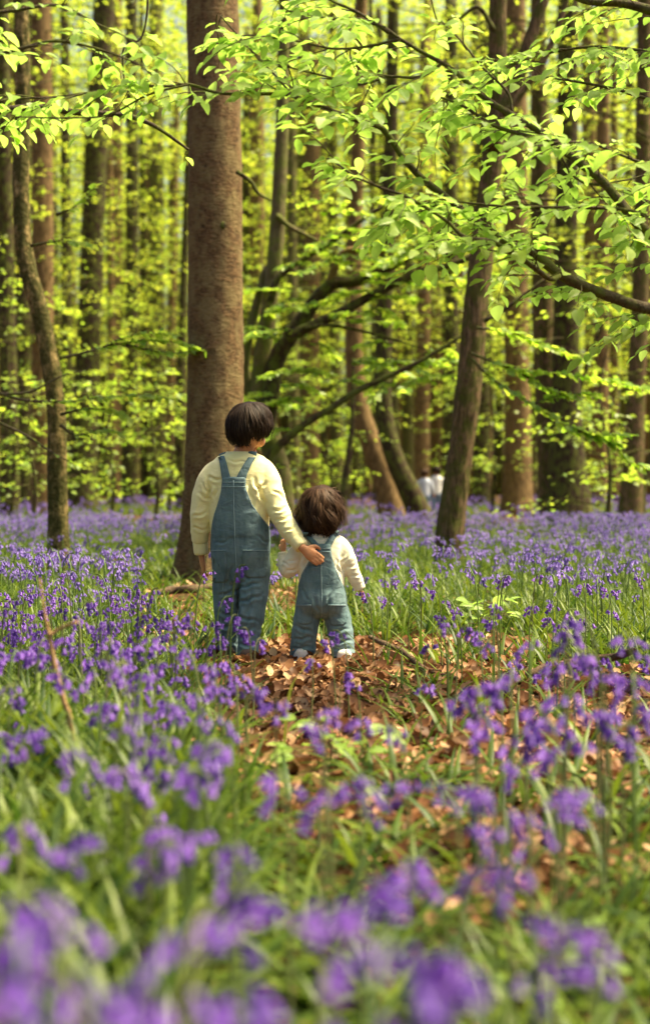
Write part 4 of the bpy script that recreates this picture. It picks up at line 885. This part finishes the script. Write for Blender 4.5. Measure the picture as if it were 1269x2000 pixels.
def blade_template(segs=5, bend=.55, w=.032):
    t = np.linspace(0, 1, segs + 1); y = np.sin(t * bend * 1.9) / (bend * 1.9) * 1.0; z = (1 - np.cos(t * bend * 1.9)) / (bend * 1.9)
    V = []; 
    for i in range(segs + 1):
        ww = w * (1 - t[i] ** 3) * (.6 + .4 * math.sin(math.pi * min(1, t[i] * 1.4)))
        c = np.array([0, z[i], y[i]]); V += [c + [-ww, .35 * ww, .0], c, c + [ww, .35 * ww, .0]] if i < segs else [c]
    F4 = []; 
    for i in range(segs - 1):
        a = 3 * i; F4 += [(a, a + 1, a + 4, a + 3), (a + 1, a + 2, a + 5, a + 4)]
    a = 3 * (segs - 1); F3 = [(a, a + 1, a + 3), (a + 1, a + 2, a + 3)]
    return np.array(V), [np.array(F4), np.array(F3)]
BLV, BLF = blade_template(); BLV2, BLF2 = blade_template(3, .7)
def blades():
    Vs = MB(); rn = {3: [], 4: []}
    def put(tv, tf, p, a, lean, s):
        # template: z up, y outward
        o = np.stack([np.cos(a), np.sin(a), 0 * a], 1); up = nrm(np.stack([np.cos(a) * lean, np.sin(a) * lean, np.ones_like(a)], 1))
        X = nrm(np.cross(o, up)); D = np.cross(up, X); D = nrm(o - up * (o * up).sum(1, keepdims=True))
        V, F = stamp(tv, tf, p, X, D, up, s); Vs.add(V, *F); r = np.clip(rng.normal(.40, .36, len(p)), 0, 1)
        for f in tf: rn[f.shape[1]].append(np.repeat(r, len(f)))
    def tufts(n, y0, y1, per, size, tv, tf, dens=1.):
        x, Y = field(n, y0, y1); b = bare(x, Y); k = rng.random(n) > b * .98; x, Y = x[k], Y[k]
        px, py = to_px(x, Y, 0 * x)
        x = np.repeat(x, per) + rng.normal(0, .025, len(x) * per); Y = np.repeat(Y, per) + rng.normal(0, .025, len(Y) * per)
        p = np.stack([x, Y, gh(x, Y) - .01], 1); m = len(x)
        px, py = to_px(x, Y, 0 * x); low = np.clip((px - 330) / 150, 0, 1) * (Y < 6.2)     # trodden, flattened leaves in the middle
        put(tv, tf, p, rng.uniform(0, 2 * np.pi, m), np.abs(rng.normal(.3 + .8 * low, .4, m)), size * rng.uniform(.55, 1.2, m) * (1 - .25 * low))
    tufts(950, 1.25, 4, 8, .37, BLV, BLF)
    tufts(4200, 4, 9, 7, .28, BLV, BLF)
    tufts(7000, 9, 18, 6, .28, BLV2, BLF2)
    tufts(8000, 18, 45, 4, .34, BLV2, BLF2)
    V, F = Vs.arr()
    F = [np.concatenate(Vs.F[4]), np.concatenate(Vs.F[3])]
    o = mk('bluebell_leaves', V, F, M_grass, rnd=np.concatenate(rn[4] + rn[3]))
    tag(o, 'green strap leaves of the bluebells carpeting the floor', 'ground cover', kind='stuff')
blades()

def bell_template(n=6, lod=0):
    """hanging bell: mouth towards -z, length 1, with six flared tips"""
    prof = [(.06, 0), (.20, -.12), (.27, -.5), (.33, -.82)] if lod == 0 else [(.10, 0), (.30, -.75)]
    if lod: n = 5
    a = np.linspace(0, 2 * np.pi, n, endpoint=False); V = []
    for r, z in prof: V.append(np.stack([r * np.cos(a), r * np.sin(a), 0 * a + z], 1))
    m = len(prof); b = a + np.pi / n
    V.append(np.stack([.62 * np.cos(b), .62 * np.sin(b), 0 * b - .88], 1) if lod == 0 else np.stack([.50 * np.cos(b), .50 * np.sin(b), 0 * b - .95], 1))
    V = np.concatenate(V); j = np.arange(n); k = (j + 1) % n; F4 = []
    for i in range(m - 1): F4.append(np.stack([i * n + j, i * n + k, (i + 1) * n + k, (i + 1) * n + j], 1))
    F3 = np.stack([(m - 1) * n + j, (m - 1) * n + k, m * n + j], 1)
    return V, [np.concatenate(F4)[:, ::-1], F3[:, ::-1]]
BE_V, BE_F = bell_template(); BF_V, BF_F = bell_template(lod=1)
def plant_shape(seed, nb):
    """stem path and bell places of one bluebell, height 1, nodding towards +x"""
    g = np.random.default_rng(seed); nod = g.uniform(.03, .13)
    path = smooth_path([[0, 0, 0], [g.uniform(-.02, .02), g.uniform(-.02, .02), .35], [.025, g.uniform(-.02, .02), .68], [.04 + nod * .2, 0, .88], [.06 + nod * .6, 0, .975], [.09 + nod, 0, .985]], 4)
    s = np.linspace(0, 1, len(path)); pos, dirs, sz = [], [], []
    for i in range(nb):
        t = .62 + .38 * (i + .5) / nb; c = np.array([np.interp(t, s, path[:, q]) for q in range(3)])
        ang = g.uniform(-2.4, 2.4) if i < nb - 1 else 0; rad = (.065 - .035 * i / nb)
        off = np.array([math.cos(ang) * rad, math.sin(ang) * rad * 1.2, -.02]); pos.append(c + off)
        d = nrm(np.array([off[0] * 6 + g.normal(0, .15), off[1] * 7 + g.normal(0, .15), -1.])); dirs.append(-d); sz.append(1 - .35 * i / nb)
    return path, np.array(pos), np.array(dirs), np.array(sz)
SHAPES = [plant_shape(100 + k, 7 + k % 4) for k in range(8)]
def bell_axes(up):
    ref = np.array([0, 1., .1]); X = nrm(np.cross(np.broadcast_to(ref, up.shape), up)); return X, np.cross(up, X), up

HANDS = [  # head position in the photograph, distance (None: from a usual height), size factor
    (60, 1790, 1.25, 1.6), (110, 1835, 1.1, 1.6), (40, 1900, 1.05, 1.6), (120, 1950, 1.0, 1.6), (385, 1850, 1.1, 1.6), (465, 1780, 1.3, 1.6), (300, 1965, 1.0, 1.6), (455, 1975, 1.1, 1.6),
    (705, 1760, 1.15, 1.6), (740, 1905, 1.0, 1.6), (850, 1905, 1.0, 1.6), (1165, 1850, None, 1.), (1060, 1915, None, 1.0), (1090, 1835, None, .8),
    (830, 1705, None, 1.0), (795, 1725, None, 1.), (462, 1690, None, .8), (310, 1640, None, .9), (385, 1645, None, 1.), (320, 1685, None, .9), (150, 1660, None, 1.), (45, 1640, None, 1.), (40, 1780, None, 1.), (1000, 1730, None, .8), (950, 1720, None, .9),
    (470, 1115, 5.1, .8), (440, 1178, 5.0, .9), (455, 1215, 4.8, 1.1), (480, 1240, 4.7, 1.1), (505, 1262, 4.6, 1.), (430, 1255, 4.6, 1.), (415, 1225, 4.8, 1.), (405, 1125, 6.1, .8), (660, 1245, 4.8, 1.), (640, 1260, 4.6, .9), (675, 1325, 4.4, 1.1), (690, 1345, 4.2, 1.), (610, 1300, 4.4, .8),
    (1135, 1222, 3.3, 1.5), (1108, 1248, 3.3, 1.3), (1222, 1255, 3.1, 1.5), (1040, 1265, 3.6, 1.2), (1000, 1330, 3.0, 1.4), (930, 1360, 3.0, 1.5), (1100, 1370, 2.7, 1.5), (1050, 1400, 2.7, 1.6), (1075, 1430, 2.6, 1.5), (1170, 1400, 2.7, 1.4), (950, 1425, 2.7, 1.4), (1190, 1330, 2.9, 1.4), (900, 1385, 3.0, 1.3), (1235, 1340, 2.8, 1.4), (1120, 1470, 2.5, 1.5), (1210, 1440, 2.6, 1.4), (1010, 1455, 2.6, 1.4), (960, 1345, 3.0, 1.3), (1150, 1290, 3.1, 1.3), (1250, 1395, 2.7, 1.3), (1085, 1310, 3.1, 1.3),
    (545, 1540, None, 1.), (650, 1570, None, 1.), (780, 1545, None, 1.), (865, 1555, None, .9), (940, 1560, None, 1.), (1035, 1625, None, .9), (955, 1635, None, 1.), (1100, 1575, None, 1.), (1120, 1560, None, 1.), (1010, 1510, None, 1.), (690, 1540, None, .8), (720, 1575, None, .8),
    (410, 1480, None, 1.3), (390, 1530, None, 1.3), (310, 1455, None, 1.2), (200, 1390, None, 1.4), (150, 1490, None, 1.1), (245, 1535, None, 1.1), (60, 1440, None, 1.2), (120, 1330, None, 1.1), (280, 1330, None, 1.1), (540, 1385, None, 1.2), (500, 1360, None, 1.), (420, 1355, None, 1.), (615, 1430, None, 1.), (640, 1400, None, 1.), (700, 1420, None, .9), (765, 1440, None, .9), (350, 1395, None, 1.1), (100, 1290, None, 1.1), (30, 1290, None, 1.1), (235, 1220, None, 1.),
    (755, 1180, 6.3, .9), (848, 1160, 6.2, 1.), (890, 1200, 5.6, .8), (710, 1165, 6.2, 1.), (770, 1140, 7.2, .9), (1150, 1150, 7., 1.), (1200, 1160, 6.6, 1.), (1050, 1130, 7., 1.), (640, 1140, 6.75, .8),
]
def head_density(hx, hy):
    d = np.full(len(hx), .9)
    L = hx < 420; Rr = hx > 680; Rf = hx > 880
    d = np.where((hy >= 1128) & (hy < 1235), np.where(L, .95, np.where(Rr, .16, .22)), d)
    d = np.where((hy >= 1235) & (hy < 1500), np.where(hx < 470, 1., np.where(Rf, .20, .07)), d)
    d = np.where((hy >= 1500) & (hy < 1660), np.where(hx < 420, .42, .05), d)
    d = np.where(hy >= 1660, .0, d)
    return d
def kids_clear(x, Y, hx, hy):
    px, gy = to_px(x, Y, 0 * x)
    return ((px > 530) & (px < 735) & (gy > 1230) & (gy < 1470)) | ((hx > 285) & (hx < 500) & (hy > 1072) & (hy < 1185) & (Y > 5.4)) | ((Y > 5.0) & (Y < 7.1) & (px > 380) & (px < 740)) | ((Y < 6.4) & (hx > 395) & (hx < 715) & (hy < 1240)) | ((hx > 490) & (hx < 760) & (hy > 1150) & (hy < 1320) & (Y < 6.6)) | ((abs(px - 420) < 75) & (Y > 10.6) & (Y < 12))

STEM_ME, LEAFB = [], None
for k, (path, pos, dirs, sz) in enumerate(SHAPES):
    V, F = tube(path, np.linspace(.0105, .005, len(path)), 5, False); STEM_ME.append(mk('stem', V, F, M_stem, link=False).data)
BELL_ME = mk('flower_bell', BE_V, BE_F, M_bell, link=False).data
BLADE_ME = mk('leaf', BLV, BLF, M_blade, link=False).data
def bluebells():
    g = np.random.default_rng(21)
    items = []
    for hx, hy, Y, s in HANDS:
        if Y is None:
            h = g.uniform(.34, .42); Y = FPX * (CAMH - h) / (hy - 940.)
        p = P(hx, hy, Y); items.append((p[0], Y, p[2] + .03, s, True))
    n = 1800
    Y = np.sqrt(g.uniform(1.7 ** 2, 9.0 ** 2, n)); x = g.uniform(-.30, .30, n) * Y; h = g.uniform(.22, .46, n)
    hx, hy = to_px(x, Y, h)
    k = (g.random(n) < head_density(hx, hy)) & ~kids_clear(x, Y, hx, hy) & (vnoise(np.stack([x * 1.4, Y * 1.1, x * 0 + 4], 1)) + g.normal(0, .3, n) > np.where(hx < 430, -.6, -.2))
    for a, b, c in zip(x[k], Y[k], h[k]): items.append((a, b, c, 1., False))
    shown = [it for it in items if -30 < to_px(it[0], it[1], it[2])[0] < 1300]
    shown.sort(key=lambda it: (not it[4], it[1]))
    near = shown[:300]; rest = [it for it in items if it not in near]
    cnt = {}
    for x_, Y_, H, s, hand in near:
        k = int(g.integers(8)); path, pos, dirs, sz = SHAPES[k]; a = g.uniform(0, 2 * np.pi)
        root = empty('bluebell', (0, 0, 0)); nod = np.array([math.cos(a), math.sin(a), 0]); top = path[-6]
        z0 = float(gh(x_, Y_)[0]); Ht = H - z0
        root.location = (x_ - nod[0] * top[0] * Ht, Y_ - nod[1] * top[0] * Ht, z0); root.rotation_euler = (0, 0, a)
        st = bpy.data.objects.new('stem', STEM_ME[k]); st.scale = (Ht * .8, Ht * .8, Ht); st.parent = root; col.objects.link(st)
        X, D, U = bell_axes(dirs); bs = .0205 * (.5 + .5 * s) * g.uniform(.9, 1.1)
        # flower heads keep their real size whatever the height of the stem
        c0 = path[int(len(path) * .8)]
        for i in range(len(pos)):
            b = bpy.data.objects.new('flower_bell', BELL_ME); col.objects.link(b); b.parent = root; M = Matrix.Identity(4); sc = bs * sz[i]
            base = np.array([np.interp(.62 + .38 * (i + .5) / len(pos), np.linspace(0, 1, len(path)), path[:, q]) for q in range(3)])
            wp = base * np.array([Ht * .8, Ht * .8, Ht]) + (pos[i] - base) * .30 * s
            for c in range(3): M[c][0], M[c][1], M[c][2], M[c][3] = X[i][c] * sc, D[i][c] * sc, U[i][c] * sc, wp[c]
            b.matrix_local = M
        for q in range(3):
            l = bpy.data.objects.new('leaf', BLADE_ME); col.objects.link(l); l.parent = root; L = g.uniform(.20, .32) * (.3 if hand and 3.8 < Y_ < 6 else 1)
            l.scale = (L, L, L); l.location = (g.normal(0, .008), g.normal(0, .008), -.01); l.rotation_euler = (g.uniform(-.5, -.1), g.normal(0, .1), g.uniform(0, 6.28))
        hx, hy = to_px(x_, Y_, H)
        colm = ['at the left edge', 'left of the dry stalk', 'right of the dry stalk', 'left of the older child', 'under the older child', 'under the toddler', 'right of the toddler', 'under the leaning tree', 'right of the leaning tree', 'near the right edge', 'at the right edge'][min(10, max(0, int(hx / 116)))]
        row = ['at the front of the distant carpet', 'level with the waists', 'level with the knees', 'level with the shoes', 'just in front of the children', 'in the blurred middle foreground', 'blurred below the middle', 'blurred and low', 'large and blurred near the bottom', 'very large along the bottom edge'][int(np.searchsorted([1130, 1180, 1230, 1290, 1370, 1460, 1580, 1740, 1880], hy))]
        tag(root, f'violet bluebell {row}, {colm}', 'bluebell', f'bluebells {row} {colm}')
    # the rest of the field
    n = 15000; Y2 = np.sqrt(g.uniform(8.8 ** 2, 22 ** 2, n)); x2 = g.uniform(-.31, .31, n) * Y2
    n3 = 11000; Y3 = np.sqrt(g.uniform(22 ** 2, 62 ** 2, n3)); x3 = g.uniform(-.31, .31, n3) * Y3
    clump = lambda x, y, f: vnoise(np.stack([x * f, y * f, x * 0 + 9], 1))
    def thin(x, y, dens):
        b = bare(x, y); return (g.random(len(x)) < dens * np.clip(.50 + 1.0 * clump(x, y, .8) + .5 * clump(x, y, .3), .06, 1) * (1 - .9 * b)) & ~((abs(to_px(x, y, 0 * x)[0] - 420) < 75) & (y > 10.6) & (y < 12))
    k2 = thin(x2, Y2, .56); k3 = thin(x3, Y3, .62) & (clump(x3 + 40, Y3, .13) + .35 * clump(x3, Y3, .5) > -.12) & (Y3 < 50 + 10 * clump(x3, Y3 * 0, .4))
    xr = np.concatenate([[r[0] for r in rest], x2[k2], x3[k3]]); Yr = np.concatenate([[r[1] for r in rest], Y2[k2], Y3[k3]])
    Hr = np.concatenate([[r[2] for r in rest], g.uniform(.22, .45, k2.sum() + k3.sum())])
    flowers = MB(); rn = {3: [], 4: []}; stems = MB()
    kk = g.integers(8, size=len(xr)); an = g.uniform(0, 2 * np.pi, len(xr)); far = Yr > 22
    for k in range(8):
        path, pos, dirs, sz = SHAPES[k]
        for isfar in (False, True):
            q = np.where((kk == k) & (far == isfar))[0]
            if not len(q): continue
            X = np.stack([np.cos(an[q]), np.sin(an[q]), 0 * an[q]], 1); D = np.stack([-np.sin(an[q]), np.cos(an[q]), 0 * an[q]], 1); U = np.tile([0, 0, 1.], (len(q), 1))
            p = np.stack([xr[q], Yr[q], gh(xr[q], Yr[q])], 1)
            idx = range(len(pos)) if not isfar else range(0, len(pos), 2)
            tv, tf = (BF_V, BF_F); allv = MB()
            bx, bd, bu = bell_axes(dirs); bs = .022 if not isfar else .042
            for i in idx:
                V = pos[i] * np.array([.30, .30, .36]) + [0, 0, 0] + bs * sz[i] * (tv[:, 0:1] * bx[i] + tv[:, 1:2] * bd[i] + tv[:, 2:3] * bu[i])
                V[:, 2] += .0; allv.add(V, *tf)
            V, F = allv.arr(); sc = Hr[q] / .36
            W, FF = stamp(V, F, p, X, D, U, sc); flowers.add(W, *FF); r = g.random(len(q))
            for f in F: rn[f.shape[1]].append(np.repeat(r, len(f)))
            if not isfar:
                V, F4 = tube(path[::4] * np.array([.30, .30, .36]), .0026, 3, False); W, FF = stamp(V, [F4], p, X, D, U, sc); stems.add(W, *FF)
    V, _ = flowers.arr(); F = [np.concatenate(flowers.F[4]), np.concatenate(flowers.F[3])]
    o = mk('bluebell_field', V, F, M_field, rnd=np.concatenate(rn[4] + rn[3])); tag(o, 'violet blue haze of bluebells spreading back through the wood', 'bluebell carpet', kind='stuff')
    V, F = stems.arr(); mk('stems', V, F, M_stem, parent=o)['kind'] = 'stuff'
bluebells()

# ------------------------------------------------------------------ small things on the floor
def stick(name, label, cat, pts, w, m, branches=()):
    """lies on or stands in the ground: points are (photo x, photo y, height above ground)"""
    def g3(q):
        px, py, h = q; h = h + .02; Y = (CAMH - h) * FPX / (py - 940.); p = P(px, py, Y); p[2] += float(gh(p[0], p[1])[0]) + .02; return p
    path = smooth_path([g3(q) for q in pts], 5); root = empty(name, path[0])
    V, F, C = tube(path, rad_at(len(path), w), 7, True, lambda a, i: 1 + .15 * np.sin(a * 2 + i * 1.3)); part('shaft', V, [F, C], m, root)
    for b, bw in branches:
        bp = smooth_path([g3(q) for q in b], 4); V, F, C = tube(bp, rad_at(len(bp), bw), 6); part('side_twig', V, [F, C], m, root)
    return tag(root, label, cat)
stick('fallen_twig', 'thin curved dead twig lying on brown leaves right of the toddler', 'twig', [(722, 1252, .06), (752, 1275, .05), (790, 1290, .03), (830, 1322, .012), (892, 1345, .01)], [.010, .014, .014, .012, .007], M_stick, [([(752, 1275, .05), (735, 1300, .015)], [.006, .004]), ([(830, 1322, .012), (862, 1330, .04)], [.005, .002])])
stick('fallen_branch', 'dark bent branch lying across the leaf litter at right', 'branch', [(1030, 1335, .02), (1070, 1322, .03), (1130, 1312, .05), (1190, 1300, .09), (1238, 1284, .14)], [.014, .019, .021, .019, .012], M_stick, [([(1130, 1312, .05), (1150, 1335, .01)], [.008, .004])])
stick('root_stick', 'pale root lying on the litter at the foot of the fir trunk', 'root', [(300, 1166, .03), (340, 1160, .04), (380, 1158, .05), (425, 1152, .04)], [.02, .03, .03, .015], M_stick)
def dry_stalk():
    Y = 3.5; pts = [(78, 1130), (88, 1200), (96, 1240), (108, 1305), (125, 1370), (140, 1425)]
    p = smooth_path([P(a, b, Y) for a, b in pts] + [np.array([P(150, 1500, Y)[0], Y, -.03])], 4); root = empty('dry_stalk', (p[-1][0], Y, 0))
    V, F, C = tube(p, rad_at(len(p), [.002, .005, .007, .007, .006]), 7); part('stalk', V, [F, C], M_tan, root)
    q = smooth_path([P(97, 1242, Y), P(118, 1228, Y), P(150, 1215, Y - .03)], 4); V, F, C = tube(q, rad_at(len(q), [.006, .005, .005]), 6); part('side_shoot', V, [F, C], M_tan, root)
    tag(root, 'tan dried forked stalk standing among the bluebells at left', 'stalk')
dry_stalk()
M_yblade = leaf_mat('yellow_green_blade', (.34, .42, .04), (.40, .46, .05), (.50, .58, .04), (.55, .6, .05), False, .06)
def long_blade():
    Y = 4.3; pts = [(566, 1352), (590, 1310), (618, 1276), (652, 1252)]
    p = smooth_path([np.array([P(552, 1400, Y)[0], Y, 0.])] + [P(a, b, Y) for a, b in pts], 4); root = empty('grass_blade', p[0]); k = len(p)
    w = np.interp(np.linspace(0, 1, k), [0, .5, 1], [.006, .007, .0015]); side = np.array([.75, .1, .65])
    V = np.concatenate([p - side * w[:, None], p + np.array([0, -.003, 0]), p + side * w[:, None]]); i = np.arange(k - 1)
    F = np.concatenate([np.stack([i, i + k, i + k + 1, i + 1], 1), np.stack([i + k, i + 2 * k, i + 2 * k + 1, i + k + 1], 1)])
    part('blade', V, F, M_yblade, root); tag(root, 'single arching yellow green blade in front of the toddler', 'grass blade')
long_blade()
def seedling(label, px, py, Y, n, size, h):
    x = P(px, py, Y)[0]; z0 = float(gh(x, Y)[0]); root = empty('beech_seedling', (x, Y, z0)); g = np.random.default_rng(int(px))
    st = smooth_path([[x, Y, z0 - .01], [x + .01, Y, z0 + h * .5], [x - .01, Y + .01, z0 + h]], 4); V, F, C = tube(st, rad_at(len(st), [.004, .002]), 5); part('stem', V, [F, C], M_stick, root)
    for i in range(n):
        a = i * 2.4 + g.uniform(-.3, .3); t = g.uniform(.35, 1); L = g.uniform(.02, .16)
        b = np.array([x, Y, z0 + h * t]); d = np.array([math.cos(a), math.sin(a), .12]); e = b + d * L
        X, D, Nn = leaf_axes((d + g.normal(0, .2, 3))[None], (np.array([0, -.3, 1]) + g.normal(0, .25, 3))[None]); s = size * g.uniform(.7, 1.1)
        o = bpy.data.objects.new('leaf', LEAF_ME); col.objects.link(o); o.parent = root; M = Matrix.Identity(4)
        for c in range(3): M[c][0], M[c][1], M[c][2], M[c][3] = X[0][c] * s, D[0][c] * s, Nn[0][c] * s, e[c] - root.location[c]
        o.matrix_local = M
        V, F = tube(np.array([b, (b + e) / 2 + [0, 0, .004], e]), .0015, 4, False); part('twig', V, F, M_stick, root)
    tag(root, label, 'seedling')
seedling('bright yellow green seedling in the foreground below the toddler', 640, 1430, 3.9, 22, .075, .16)
seedling('pale leafy seedling among the green blades right of the toddler', 955, 1200, 7.6, 22, .085, .22)
seedling('soft green seedling low in the right foreground', 1000, 1850, 2.3, 9, .05, .12)
